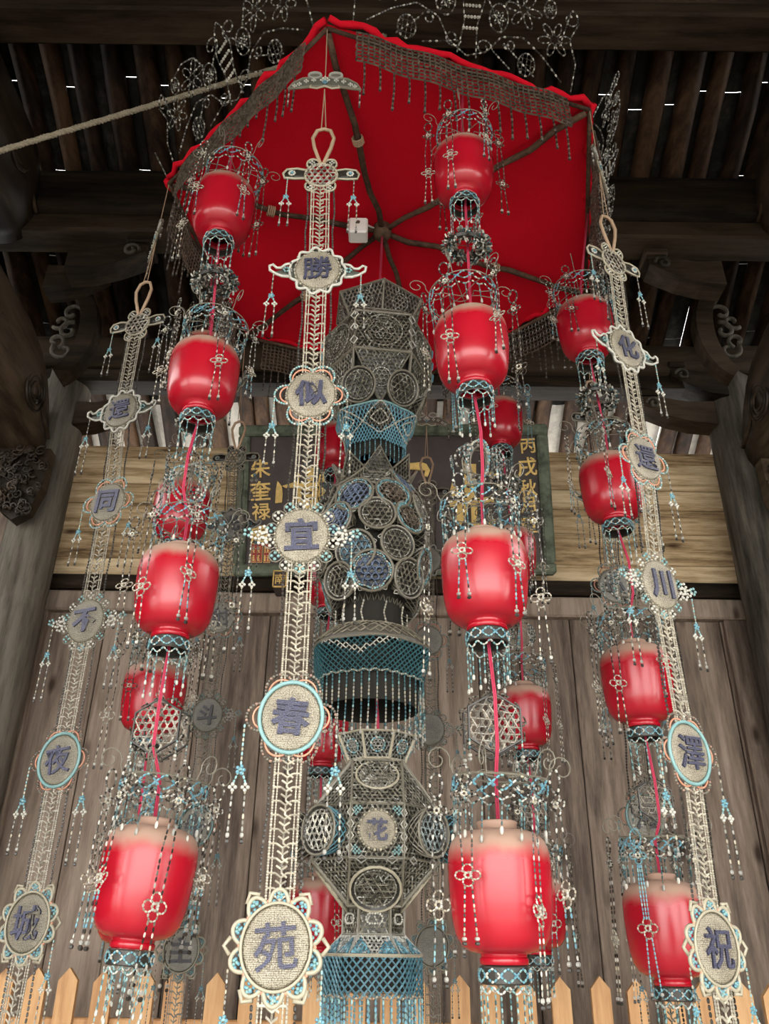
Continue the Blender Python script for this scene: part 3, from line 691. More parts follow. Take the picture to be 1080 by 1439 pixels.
# ================================================================== RED LANTERNS
RL = .0885
def lantern_parts():
    b = [(.030, -.090), (.038, -.090), (.0385, -.084), (.0385, -.0835), (.054, -.081), (.068, -.0735), (.078, -.059), (.0835, -.037), (.0865, -.008), (.0882, .022), (.0885, .045), (.0868, .064), (.0815, .079), (.072, .089), (.056, .0955), (.036, .098)]
    body = MB().lathe(b+[(.034, .097), (.05, .092), (.078, .07), (.084, .035), (.08, -.018), (.066, -.058), (.034, -.074), (.030, -.090)], 40, GREY).mesh('body', 'lantern', True)
    tring = MB().lathe([(.032, .098), (.035, .098), (.0345, .106), (.036, .109), (.0345, .112), (.031, .111), (.032, .098)], 32, GREY).mesh('top_collar', 'lantern', True)
    bring = MB().lathe([(.035, -.088), (.0385, -.088), (.0405, -.091), (.0398, -.098), (.036, -.099), (.034, -.096), (.035, -.088)], 32, GREY).mesh('bottom_collar', 'lantern', True)
    def diamonds(mb, r, z0, z1, n, pit, br, c1, c2):
        for i in range(n):
            a0, am, a1 = TAU*i/n, TAU*(i+.5)/n, TAU*(i+1)/n; zm = (z0+z1)/2
            pt = lambda a, z: (r*math.cos(a), r*math.sin(a), z)
            col = c1 if i % 3 else c2
            mb.beads([pt(a0, zm), pt(am, z1), pt(a1, zm)], pit, br, col, 4); mb.beads([pt(a1, zm), pt(am, z0), pt(a0, zm)], pit, br, col, 4)
    cr = MB(); zc = .178; r = .084
    cr.tube(circ(r, 32, (0, 0, zc), (1, 0, 0), (0, 1, 0)), .0015, OLIVE, 4, True); diamonds(cr, r, zc-.028, zc, 15, .009, .0021, [BLUE, BLUE, AQUA, DARK], [WHITE, DARK, CREAM])
    dz = MB(); n = 15
    for i in range(n):
        a0, am, a1 = TAU*i/n, TAU*(i+.5)/n, TAU*(i+1)/n; rr = r-.003
        dz.beads([(rr*math.cos(a), rr*math.sin(a), z) for a, z in ((a0, zc-.031), (am, zc-.041), (a1, zc-.031))], .007, .0019, [WHITE, DARK, AQUA, SILV], 4)
        L = .045+.008*math.sin(i*2.1)
        dz.beads([(rr*math.cos(am), rr*math.sin(am), zc-.041), (rr*.99*math.cos(am), rr*.99*math.sin(am), zc-.041-L)], .008, .0017, [TEAL, GREY, AQUA, TEAL], 4)
        dz.beads([(rr*math.cos(am), rr*math.sin(am), zc-.041-L), (rr*math.cos(am), rr*math.sin(am), zc-.055-L)], .012, .0033, [WHITE if i % 2 else SILV], 5)
    wire = MB()
    for i in range(6):                                # spokes and outward curls of the crown ring
        a = TAU*(i+.3)/6; d = A(math.cos(a), math.sin(a), 0)
        q = [d*.0, d*.045+A(0, 0, .006), d*r]; wire.tube(A(0, 0, zc)+np.array(q), .0012, OLIVE, 4)
        s_ = spiral(d*(r+.03)+A(0, 0, zc+.022), .024, .006, PI*1.1, -1.25, 16, d, (0, 0, 1)); wire.tube(np.vstack([[d*r+A(0, 0, zc)], s_]), .0012, OLIVE, 4)
    wire.tube(circ(.03, 10, (0, 0, zc+.012), (1, 0, 0), (0, 1, 0), a0=0., a1=PI), .0012, OLIVE, 4)
    for s_ in (-1, 1): wire.tube([(-.03*s_, 0, zc+.012), (-.05*s_, 0, zc+.004), (-.084*s_, 0, zc)], .0012, OLIVE, 4)
    sk = MB(); r = .0405
    sk.lathe([(r-.001, -.100), (r, -.102), (r, -.123), (r-.001, -.125), (r-.003, -.123), (r-.003, -.102), (r-.001, -.100)], 24, DARK)
    diamonds(sk, r+.002, -.123, -.102, 10, .0075, .0019, [BLUE, AQUA], [WHITE, BLUE])
    fr = MB(); n = 10
    for i in range(n):
        a0, am, a1 = TAU*i/n, TAU*(i+.5)/n, TAU*(i+1)/n
        fr.beads([(r*math.cos(a), r*math.sin(a), z) for a, z in ((am, -.127), (a1, -.139), (am+TAU/n, -.127))], .0065, .0018, [WHITE, AQUA, WHITE], 4)
        L = .05+.01*((i*7) % 3)
        fr.beads([(r*math.cos(a0), r*math.sin(a0), -.139), (r*.98*math.cos(a0), r*.98*math.sin(a0), -.139-L)], .008, .0017, [AQUA, TEAL, AQUA, GREY], 4)
        fr.beads([(r*.98*math.cos(a0), r*.98*math.sin(a0), -.139-L), (r*.98*math.cos(a0), r*.98*math.sin(a0), -.150-L)], .011, .003, [WHITE, SILV], 5)
    return body, tring, bring, cr.mesh('crown_band', 'bead'), dz.mesh('crown_droppers', 'bead'), wire.mesh('crown_wire', 'bead'), sk.mesh('skirt_band', 'bead'), fr.mesh('skirt_fringe', 'bead')
LP = lantern_parts()
LN = ['body', 'top_collar', 'bottom_collar', 'crown_band', 'crown_droppers', 'crown_wire', 'skirt_band', 'skirt_fringe']
def knot(mb, z, r, col):                               # the little looped knot of a tassel
    for a in (0, PI, PI/2, -PI/2):
        mb.beads(circ(r*.55, 9, (r*.75*math.cos(a), 0, z+r*.75*math.sin(a)), (1, 0, 0), (0, .3, 1)), .0062, .0018, col, 4, True)
    mb.beads(circ(r*.4, 8, (0, -.003, z)), .006, .0024, [WHITE, CREAM], 4, True)
def tassel(v):
    mb = MB(); W_ = .0095
    cA = [[SILV, DARK, WHITE, DARK, GREY], [GREY, DARK, SILV, DARK, DARK], [DARK, GREY, DARK, OLIVE], [BLUE, BLUE, AQUA, BLUE]][v]
    cB = [[AQUA, BLUE, DARK, SILV, TEAL], [OLIVE, DARK, WHITE, DARK, CREAM], [DARK, OLIVE, DARK, DARK], [BLUE, AQUA, BLUE, BLUE]][v]
    mb.beads(circ(.012, 10, (0, 0, -.012), ry=.02), .0065, .0022, cA, 4, True); knot(mb, -.05, .014, cA)
    l1, l2 = [(.1, .075), (.12, .09), (.13, .08), (.11, .10)][v]; z = -.068
    for x in ((-W_, W_) if v != 3 else (-.006, 0, .006)): mb.beads([(x*.6, 0, z), (x, 0, z-l1*.5), (x*.8, 0, z-l1)], .0085, .0018, cA if v != 3 else cB, 4)
    z -= l1+.016; knot(mb, z, .016, [CREAM, WHITE, OLIVE] if v != 2 else [DARK, OLIVE]); z -= .018
    for x in (-W_, W_): mb.beads([(x*.6, 0, z), (x*1.05, 0, z-l2)], .0085, .0018, cB, 4)
    for x in (-W_, W_): mb.beads([(x*1.05, 0, z-l2), (x*1.05, 0, z-l2-.016)], .008, .0042, [SILV, DARK], 4)
    return mb.mesh('tassel', 'bead')
TS = [tassel(v) for v in range(4)]
BAN = {'A': 'cream 勝似宜春苑', 'B': '川澤', 'C': 'dim 月', 'D': 'rearmost blank', 'E': 'dim 光射斗牛', 'F': 'grey 還同不夜城'}
ORD = ['topmost', 'second', 'third', 'lowest']
RLH = .839*SC
strings = {}; orn = {}
for si, k in enumerate(['AB', 'BC', 'CD', 'DE', 'EF', 'FA']):
    a = az(si)+PI/6; Y = pos(a, RLH)[1]; pts = [px(x, y, Y) for x, y in OBS[k]]; strings[k] = pts
    nm = f'{BAN[k[0]]} and {BAN[k[1]]} banners'
    for i, p in enumerate(pts):
        rr = np.random.RandomState(si*10+i)
        t = thing('red_lantern', tuple(p), f'{ORD[i]} red lantern with beaded crown on the string between the {nm}', 'lantern', 'red lanterns strung under the canopy', rr.uniform(-.4, .4))
        t.rotation_euler = (rr.uniform(-.02, .02), rr.uniform(-.02, .02), rr.uniform(-.5, .5))
        if k == 'FA' and i == 3: t.rotation_euler = (.0, .07, .3)
        t.scale = (.93, .93, .98) if (k, i) == ('AB', 0) else (1, 1, 1.05)
        for me, n_ in zip(LP, LN):
            o = place(me, n_, t)
            if n_ in ('crown_droppers', 'skirt_fringe', 'crown_band', 'crown_wire', 'skirt_band'): o['kind'] = 'stuff'
            if n_.startswith('crown') : o.rotation_euler = (rr.uniform(-.09, .09), rr.uniform(-.09, .09), rr.uniform(-.25, .25)-t.rotation_euler[2]); o.location = (rr.uniform(-.004, .004), rr.uniform(-.004, .004), rr.uniform(-.004, .012))
            if n_.startswith('crown') and n_ != 'crown_band': o.rotation_euler = cb.rotation_euler; o.location = cb.location
            if n_ == 'crown_band': cb = o
            if n_ == 'skirt_fringe': o.rotation_euler = (0, 0, -t.rotation_euler[2])       # a gap of the fringe faces front, where the cord comes out
        for j in range(6):
            aa = -PI/2+PI/6+TAU*j/6+rr.uniform(-.2, .2)-t.rotation_euler[2]; rad = .104+.014*rr.rand()
            v = int(rr.choice([0, 1, 2, 3] if j % 2 else [0, 1], 1)[0])
            place(TS[v], 'tassel', t, loc=(rad*math.cos(aa), rad*math.sin(aa), .178+.01*rr.rand()), rot=(rr.uniform(-.03, .03), rr.uniform(-.03, .03), rr.uniform(-1.2, 1.2)), scale=(1, 1, rr.uniform(.75, 1.15)))
    e0, e1 = corner[si], corner[(si+1) % 6]; ed = e1-e0; u_ = ((pts[0]-e0)[:2]@ed[:2])/(ed[:2]@ed[:2])
    path = [e0+ed*u_+A(0, 0, RIM-.008-.012*min(u_, 1-u_))]
    orn[k] = []
    for i, p in enumerate(pts):
        path += [p+A(0, 0, .19), p+A(0, 0, .11), p-A(0, 0, .13)]
        if i < 3:
            n_ = pts[i+1]; zt_, zb_ = p[2]-.231, n_[2]+.217; g_ = zt_-zb_
            zc_ = [zt_-.032, (zt_+zb_)/2, (zt_+zb_)/2+.006][i]; f_ = (p[2]-zc_)/(p[2]-n_[2])
            c_ = A(*(p+(n_-p)*f_)[:2], zc_); sc_ = 1. if i < 2 else min(1., (g_+.012)/2/.067); orn[k].append((c_, sc_))
            if i: off = (.056 if i == 1 else .047*sc_); hh = .045; path += [c_+A(0, -off, hh), c_+A(0, -off, -hh)]
    cd = MB().tube(np.array(path)[:-1], .0019, GREY, 5).tube(np.array(path)[:-1]+A(.0035, .0, 0), .0017, GREY, 5).build('pink_cord', 'cord_pink', None, True)
    tag(cd, f'pink cord threading the lanterns between the {nm}', 'cord', 'pink lantern cords')

# ---- ornaments between the lanterns of each string
def wreath():
    mb = MB(); rr = np.random.RandomState(3); P, Q, C = [], [], []
    for i in range(420):
        a, b_ = rr.rand()*TAU, rr.rand()*TAU; c = A(math.cos(a), math.sin(a), 0); rad = unit(c)*math.cos(b_)+A(0, 0, 1)*math.sin(b_)
        p = c*.046+rad*(.008+.006*rr.rand()); q = p+unit(rad+rr.randn(3)*.7)*.011; P.append(p); Q.append(q); C.append([SILV, DARK, GREY, TEAL, WHITE, OLIVE][rr.randint(6)])
    mb.rings(P, Q, .0026, np.array(C), 4, ((0, .6), (.3, 1), (.8, 1), (1, .5)), True)
    mb.tube(circ(.046, 26, (0, 0, 0), (1, 0, 0), (0, 1, 0)), .008, DARK, 6, True); return mb.mesh('bead_ring', 'bead')
def ringball():
    mb = MB(); ring = []
    for i, (u, v) in enumerate((((1, 0, 0), (0, .25, 1)), ((.5, .86, 0), (.2, 0, 1)), ((-.5, .86, 0), (0, -.2, 1)))):
        m_ = MB().beads(circ(.046, 30, (0.004*i, 0, 0), u, v), .0075, .0032, [[CREAM, WHITE, SILV], [AQUA, BLUE, SILV], [GREY, DARK, SILV]][i], 4, True).tube(circ(.034, 22, (0, 0, 0), u, v), .0014, OLIVE, 4, True)
        ring.append(m_.mesh('wire_ring', 'bead'))
    stars = []
    for i in range(5):
        mb = MB(); a = TAU*i/5; c = A(.058*math.cos(a), .058*math.sin(a), .01*math.sin(3*a)); u = A(math.cos(a+PI/2), math.sin(a+PI/2), 0)
        for q in range(5): b_ = TAU*q/5; mb.beads(circ(.007, 8, c+u*.011*math.cos(b_)+A(0, 0, .011*math.sin(b_)), u, (0, 0, 1)), .005, .0021, [SILV, GREY, DARK, TEAL], 4, True)
        stars.append(mb.mesh('bead_star', 'bead'))
    return ring, stars
def hexdrum():
    mb = MB(); fr = MB(); P6 = [(.056*math.cos(PI/6+TAU*k/6), .056*math.sin(PI/6+TAU*k/6)) for k in range(6)]
    ln = MB(); ps = []
    for s_ in (-1, 1):
        lat = MB(); lattice(lat, P6, (0, s_*.024, 0), (1, 0, 0), (0, 0, 1), .0135, .0015, (.3, .27, .22))
        ps.append(lat.mesh('lattice_face', 'bead')); fr.tube([(x, s_*.024, z) for x, z in P6], .0028, DARK, 5, True)
    for i in range(12):
        a = TAU*i/12; fr.beads([(.056*math.cos(a), -.024, .056*math.sin(a)), (.066*math.cos(a+.13), 0, .066*math.sin(a+.13)), (.056*math.cos(a+.26), .024, .056*math.sin(a+.26))], .007, .002, [GREY, DARK, OLIVE], 4)
        fr.beads([(.056*math.cos(a+.26), -.024, .056*math.sin(a+.26)), (.066*math.cos(a+.13), 0, .066*math.sin(a+.13)), (.056*math.cos(a), .024, .056*math.sin(a))], .007, .002, [GREY, DARK, OLIVE], 4)
    return ps, fr.mesh('drum_edge', 'bead')
HS = [MB().beads([(0, 0, 0), (0, 0, -L)], .008, .0019, [AQUA, SILV, TEAL, GREY], 4).beads([(0, 0, -L), (0, 0, -L-.014)], .007, .0038, [WHITE, SILV], 4).mesh('hanging_strand', 'bead') for L in (.028, .042)]
def hang(t, n, r, z0):
    for i in range(n): a_ = TAU*i/n; place(HS[i % 2], 'hanging_strand', t, loc=(r*math.cos(a_), r*math.sin(a_), z0))
XW = MB().tube([(-.044, 0, 0), (0, 0, .002), (.044, 0, 0)], .0011, GREY, 4).mesh('cross_wire', 'wire')
TB = MB().tube([(0, 0, .044), (0, -.03, .05), (.0015, -.0565, .043)], .0011, GREY, 4).mesh('tie_thread', 'thread')
TD = MB().tube([(0, 0, .05), (0, -.03, .056), (.0015, -.0475, .044)], .0011, GREY, 4).mesh('tie_thread', 'thread')
WR = wreath(); RB, RBS = ringball(); HD, HDF = hexdrum()
for si, (k, pts) in enumerate(strings.items()):
    nm = f'{BAN[k[0]]} and {BAN[k[1]]} banners'
    for i in range(3):
        rr = np.random.RandomState(si*7+i); p, sc_ = orn[k][i]
        if i == 0:
            t = thing('bead_wreath', tuple(p), f'dark bead wreath below the topmost lantern between the {nm}', 'ornament', 'bead wreaths'); t.rotation_euler = (rr.uniform(-.12, .28), rr.uniform(-.22, .22), 0)
            place(WR, 'bead_ring', t); place(XW, 'cross_wire', t); hang(t, 5, .05, -.006)
        elif i == 1:
            t = thing('wire_ring_ball', tuple(p+A(.0, 0, .0)), f'ball of crossed bead rings below the second lantern between the {nm}', 'ornament', 'bead ring balls', math.radians(18)+TAU/5*rr.randint(5)+rr.uniform(-.1, .1))
            place(TB, 'tie_thread', t, rot=(0, 0, -t.rotation_euler[2]))
            for me in RB: place(me, 'wire_ring', t)
            [place(me, 'bead_star', t) for me in RBS]; hang(t, 5, .055, -.01)
        else:
            t = thing('lattice_drum', tuple(p), f'hexagonal bead lattice drum below the third lantern between the {nm}', 'ornament', 'bead lattice drums', [.1, .2, .3, -.3, .25, -.2][si]); t.scale = (sc_,)*3
            place(TD, 'tie_thread', t, rot=(0, 0, -t.rotation_euler[2]))
            for me in HD: place(me, 'lattice_face', t)
            place(HDF, 'drum_edge', t); [place(HS[0], 'hanging_strand', t, loc=(sx*.0485, sy*.024, -.028)) for sx in (-1, 1) for sy in (-1, 1)]

# ================================================================== BANNERS OF MEDALLIONS
DW, DH = .051, .057                                     # half width / height of a woven disc
def ell(a, kx=1., kz=1.): return (DW*kx*math.cos(a), DH*kz*math.sin(a))
def disc_mesh(mat, kx=1., kz=1.):
    n = 36; V = [(0, -.007, 0)]; 
    for rr_, y in ((.6, -.0065), (.9, -.005), (1, -.002), (1, .003), (.6, .006)):
        V += [(*(np.array(ell(TAU*i/n, kx, kz))*rr_)[:1], y, (np.array(ell(TAU*i/n, kx, kz))*rr_)[1]) for i in range(n)]
    V.append((0, .006, 0)); Fc = [(0, 1+i, 1+(i+1) % n) for i in range(n)]
    for q in range(4): Fc += [(1+q*n+i, 1+(q+1)*n+i, 1+(q+1)*n+(i+1) % n, 1+q*n+(i+1) % n) for i in range(n)]
    Fc += [(1+4*n+i, len(V)-1, 1+4*n+(i+1) % n) for i in range(n)]
    return MB().add(V, [f_[::-1] for f_ in Fc], GREY).mesh('woven_disc', mat, True)
DISC = {'cream': disc_mesh('disc_cream'), 'mid': disc_mesh('disc_mid'), 'grey': disc_mesh('disc_shaded')}
def E3(a, kx=1., kz=1., y=0.): x, z = ell(a, kx, kz); return A(x, y, z)
def petal(a, da, out, n=14, y=0.):
    t = np.linspace(-1, 1, n); return np.array([E3(a+da*s_, 1+out*math.cos(s_*PI/2)**.7, 1+out*math.cos(s_*PI/2)**.7, y) for s_ in t])
def bead_flower(mb, c, r, n, col, br=.0026):
    for i in range(n):
        a = TAU*i/n; q = c+A(r*math.cos(a), 0, r*math.sin(a)); mb.rings([q-A(0, .0026, 0)], [q+A(0, .0026, 0)], br, col, 6, ((0, .5), (.3, 1), (.7, 1), (1, .5)), True)
def rim(kind, wash):
    """decorative frame of a medallion; wash = brightness of its beads"""
    W2 = lambda c: tuple(x*wash for x in c); mb = MB(); sep = []
    mb.beads(np.array([E3(a, 1.02, 1.02) for a in np.linspace(0, TAU, 40)[:-1]]), .006, .0027, [W2(CREAM), W2(OLIVE)] if kind != 4 else [W2(AQUA), W2(AQUA), W2(BLUE)], 5, True)
    if kind == 4: mb.tube(np.array([E3(a, 1.05, 1.05, -.003) for a in np.linspace(0, TAU, 40)[:-1]]), .0038, W2(AQUA), 6, True)
    if kind == 0:                                       # honeycomb rosette with four small and two long petals
        P8 = [E3(TAU*k/16, .78, .7) for k in range(16)]
        mb = MB(); lattice(mb, [(p[0], p[2]) for p in P8], (0, -.002, 0), (1, 0, 0), (0, 0, 1), .0125, .0024, W2((.33, .29, .23)))
        mb.tube(np.array(P8), .0035, W2(CREAM), 5, True)
        for a in (58, 122, 238, 302):
            p = petal(math.radians(a), .38, .36); p *= .82; mb.tube(p, .0028, W2(CREAM), 5); bead_flower(mb, E3(math.radians(a), .92, .92), .005, 4, W2(WHITE))
            q = [(x, z) for x, y, z in p]; mb.prism(q, (0, .004, 0), (1, 0, 0), (0, 0, 1), .003, W2(DARK)) if a < 180 else mb.prism(q, (0, .004, 0), (1, 0, 0), (0, 0, 1), .003, W2(DARK))
        for s_ in (-1, 1):
            q = [(s_*.036, .016), (s_*.06, .022), (s_*.086, .018), (s_*.094, .004), (s_*.09, -.012), (s_*.065, -.014), (s_*.036, -.012)]
            mb.prism(q if s_ < 0 else q[::-1], (0, .003, 0), (1, 0, 0), (0, 0, 1), .004, W2(DARK)); mb.tube([(x, 0, z) for x, z in q], .003, W2(CREAM), 5)
            bead_flower(mb, A(s_*.072, -.003, .002), .007, 8, W2(WHITE), .003); bead_flower(mb, A(s_*.072, -.005, .002), .001, 1, W2(BLUE), .004)
    if kind == 1:                                       # white wavy outline and fish-tail ends
        n = 132; pts = []
        for i in range(n):
            a = TAU*i/n; k_ = 1.16+.1*math.sin(11*a+PI/2)*(1-abs(math.cos(a))**14)+.1*abs(math.cos(a))**14
            pts.append(E3(a, k_, k_))
        pts = np.array(pts); mb.tube(pts, .0034, W2(WHITE), 5, True)
        for s_ in (-1, 1):
            mb.tube([(s_*.06, 0, .02), (s_*.074, 0, .017), (s_*.084, 0, .006), (s_*.094, 0, .006), (s_*.103, 0, .016), (s_*.111, 0, .012), (s_*.109, 0, -.001), (s_*.095, 0, -.012), (s_*.08, 0, -.019), (s_*.062, 0, -.02)], .0034, W2(WHITE), 5)
            mb.prism([(s_*.055, -.018), (s_*.08, -.016), (s_*.1, -.002), (s_*.084, .004), (s_*.07, .016), (s_*.055, .018)][::s_], (0, .005, 0), (1, 0, 0), (0, 0, 1), .002, W2((.1, .11, .09)))
            bead_flower(mb, A(s_*.071, -.002, 0), .006, 6, W2(AQUA))
        for i in range(10):
            a = TAU*(i)/10+.0; bead_flower(mb, E3(a+.0, 1.12, 1.12), .0035, 3, W2(SILV), .0022)
        q = [(p[0], p[2]) for p in pts[::2]]; mb.prism(q, (0, .006, 0), (1, 0, 0), (0, 0, 1), .002, W2((.1, .11, .09)))
    if kind in (2, 4):                                  # six open petals
        for i, a in enumerate((0, 62, 118, 180, 242, 298)):
            a = math.radians(a); da = .5 if i % 3 else .42; o_ = .42 if i % 3 else .5
            mb.beads(petal(a, da, o_), .0058, .0026, ([W2(AQUA), W2(AQUA), W2(WHITE)] if kind == 2 else [W2(GREY), W2(OLIVE), W2((.3, .2, .15))]), 5); mb.tube(petal(a, da*.85, o_*.55), .0019, W2(CORAL), 5)
    if kind == 3:                                       # little four-bead flowers all round, clusters at the sides
        for i in range(14):
            a = TAU*(i+.5)/14; 
            bead_flower(mb, E3(a, 1.2, 1.2), .0065, 4, W2(WHITE if i % 2 else AQUA), .0034)
            mb.tube(circ(.0125, 9, E3(a, 1.18, 1.18, .002)), .0014, W2(OLIVE), 4, True)
        for s_ in (-1, 1):
            for dx, dz in ((.075, .012), (.075, -.012), (.09, 0), (.103, .006), (.07, 0)): bead_flower(mb, A(s_*dx, 0, dz), .007, 5, W2(WHITE if dx < .1 else AQUA), .0035)
    if kind == 5:                                       # lobed cream frame filled with blue bead flowers
        lob = [38, 82-8, 106, 142, 168+6, 198, 232, 262, 278, 308, 342, 6]
        for i in range(10):
            a = math.radians(18+36*i); mb.tube(petal(a, .29, .38), .0037, W2(CREAM), 5)
            for da in (-.13, .13): bead_flower(mb, E3(a+da, 1.18, 1.18), .0052, 4, W2(BLUE if (i+da > 0) else AQUA), .003); 
            bead_flower(mb, E3(a, 1.24, 1.24), .003, 3, W2(AQUA), .0028); bead_flower(mb, E3(a+.31, 1.12, 1.12), .001, 1, W2(CORAL), .003)
        for a in (0, 55, 125, 180, 235, 305):
            a = math.radians(a); d = E3(a, 1.36, 1.36); e_ = A(-math.sin(a), 0, math.cos(a)); mb.tube([d-e_*.012, d*1.14, d+e_*.012], .0034, W2(CREAM), 5)
        mb.tube(np.array([E3(a, 1.04, 1.04, -.004) for a in np.linspace(0, TAU, 40)[:-1]]), .0026, W2(CREAM), 6, True)
    return mb.mesh('bead_frame', 'bead', True)
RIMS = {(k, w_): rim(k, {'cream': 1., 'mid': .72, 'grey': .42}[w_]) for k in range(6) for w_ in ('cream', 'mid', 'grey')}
LN = .24
def ladder(cells, wash, shade):
    mb = MB(); c = tuple(x*wash for x in (.40, .365, .285)); h = .0215
    for s_ in (-1, 1):
        mb.beads([(s_*h, 0, .5*LN), (s_*h, 0, -.5*LN)], .5*LN/(cells*2.5), .0023, [c, tuple(x*.8 for x in c)], 4, gap=.02); mb.beads([(s_*(h-.006), 0, .5*LN), (s_*(h-.006), 0, -.5*LN)], .5*LN/(cells*2.5), .0016, c, 4, gap=.02)
    for i in range(cells):
        z1, z0 = LN*(.5-i/cells), LN*(.5-(i+1)/cells); dz = z1-z0; dd = .3*dz; g = .0085+.002*rng.rand()
        P = [(-h, 0, z1), (g, 0, z1), (0, 0, z1-dd), (0, 0, z1+dd*.0), (-g, 0, z1), (0, 0, z1-dd), (0, 0, z1-dd), (-h*.4, 0, z1-dz*.5), (h*.4, 0, z1-dz*.5)]
        Q = [(-g, 0, z1), (h, 0, z1), (0, 0, z0+dd), (g, 0, z1-dd), (0, 0, z1-dd), (g, 0, z1), (0, 0, z0), (0, 0, z1-dz*.75), (0, 0, z1-dz*.75)]
        C = np.array(c)*(.6+.7*rng.rand(len(P), 1)); mb.rings(P, Q, .0019, C, 4)
    return mb
LAD = {(n_, w_): ladder(n_, {'cream': 1., 'mid': .62, 'grey': .36}[w_], 0).mesh('ladder_band', 'bead') for n_ in (9, 11) for w_ in ('cream', 'mid', 'grey')}
SIDE = {}
for w_, k_ in (('cream', 1.), ('mid', .8), ('grey', .6)):
    SIDE[w_] = MB().beads([(0, 0, .5*LN), (.003, 0, .1*LN), (-.002, 0, -.2*LN), (0, 0, -.5*LN)], .0085, .0026, [tuple(x*k_ for x in c) for c in (DARK, (.07, .065, .05), DARK, DARK)], 4).mesh('side_string', 'bead')
def pendant(v, wash):
    W2 = lambda c: tuple(x*wash for x in c); mb = MB(); c1 = [W2(CREAM), W2(GREY), W2(SILV), W2(DARK)]
    mb.beads([(0, 0, 0), (0, 0, -.06)], .007, .0018, c1 if v else [W2(AQUA), W2(CREAM)], 4); bead_flower(mb, A(0, 0, -.066), .005, 5, W2(BLUE), .0028)
    for s_ in (-1, 1):
        mb.beads([(0, 0, -.062), (s_*.009, 0, -.085)], .006, .0019, [W2(AQUA)], 4); bead_flower(mb, A(s_*.009, 0, -.09), .004, 4, W2(WHITE), .0028)
        mb.beads([(s_*.009, 0, -.092), (s_*.010, 0, -.15-.02*v)], .008, .0018, c1, 4); mb.beads([(s_*.01, 0, -.15-.02*v), (s_*.01, 0, -.166-.02*v)], .008, .0032, [W2(SILV), W2(DARK)], 4)
    return mb.mesh('pendant', 'bead')
PEN = {(v, w_): pendant(v, k_) for v in (0, 1) for w_, k_ in (('cream', 1.), ('mid', .8), ('grey', .5))}
def butterfly():
    mb = MB(); out = [(0, .022), (.022, .026), (.06, .02), (.085, .0), (.096, -.022), (.07, -.018), (.04, -.012), (.0, -.01)]
    full = out+[(-x, z) for x, z in out[::-1][1:-1]]; full = full[::-1]
    mb.prism(full, (0, 0, 0), (1, 0, 0), (0, 0, 1), .006, (.1, .1, .08)); mb.tube([(x, -.002, z) for x, z in full], .0034, OLIVE, 5, True)
    for s_ in (-1, 1):
        mb.tube(circ(.017, 14, (s_*.028, -.003, .034), ry=.012), .0032, SILV, 5, True); mb.prism([(s_*.028+.014*math.cos(a)*(1), .034+.009*math.sin(a)) for a in np.linspace(0, TAU, 13)[:-1]], (0, 0, 0), (1, 0, 0), (0, 0, 1), .004, GREY)
        for x, z in ((.03, .01), (.05, .006), (.068, -.006), (.08, -.014)): bead_flower(mb, A(s_*x, -.005, z), .0045, 4, WHITE, .0024)
        mb.tube([(0, -.004, -.012), (s_*.02, -.004, -.022), (s_*.04, -.004, -.018), (s_*.036, -.004, -.01)], .0025, CREAM, 5); mb.beads([(s_*.094, 0, -.022), (s_*.094, 0, -.095)], .009, .0028, [GREY, DARK, SILV], 4)
    for x, z in ((0, .018), (-.006, .01), (.006, .01), (0, .002)): bead_flower(mb, A(x, -.006, z), .005, 4, BLUE if z < .01 else WHITE, .003)
    return mb.mesh('bead_butterfly', 'bead')
BF = butterfly()
MED = {'A': [(451, 246), (446, 380), (437, 555), (424, 753), (409, 1008), (388, 1330)], 'F': [(193, 456), (170, 577), (152, 706), (121, 873), (84, 1068), (40, 1297)],
       'B': [(862, 368), (879, 490), (904, 645), (926, 822), (967, 1058), (1005, 1332)], 'E': [(331, 644), (325, 737), (310, 868), (292, 1005), (275, 1160), (255, 1335)],
       'C': [(838, 590), (850, 700), (862, 824), (886, 975), (905, 1148), (930, 1330)], 'D': [(600, 692), (601, 787), (602, 900), (604, 1025), (606, 1169), (607, 1330)]}
CH = {'A': '勝似宜春苑', 'F': '還同不夜城', 'B': '化還川澤祝', 'E': '光射斗牛主', 'C': ' 心 月 ', 'D': '     '}
TONE = {'A': ('cream', 'cream'), 'F': ('mid', 'mid'), 'B': ('cream', 'cream'), 'E': ('grey', 'grey'), 'C': ('grey', 'grey'), 'D': ('grey', 'grey')}  # C, D and E take bead colours darkened for their shade
FACE = {'A': .0, 'F': -.3, 'B': .5, 'E': -.1, 'C': .15, 'D': 0.}
BF_ROT = {'A': -.0, 'F': -1.1, 'B': 1.1, 'E': -1., 'C': 1., 'D': 0.}
LBL = {'A': 'cream bead banner of round medallions reading 勝似宜春苑, hung before the central lamp', 'F': 'greyish bead banner of medallions reading 還同不夜城, hung by the rope-side column',
       'B': 'cream bead banner of obliquely turned medallions with the characters 川澤祝', 'E': 'dim grey bead banner reading 光射斗牛, hung in front of the plaque edge',
       'C': 'dim grey bead banner with a 月 medallion, behind red lanterns', 'D': 'dim grey bead banner hanging behind the central beaded lamp'}
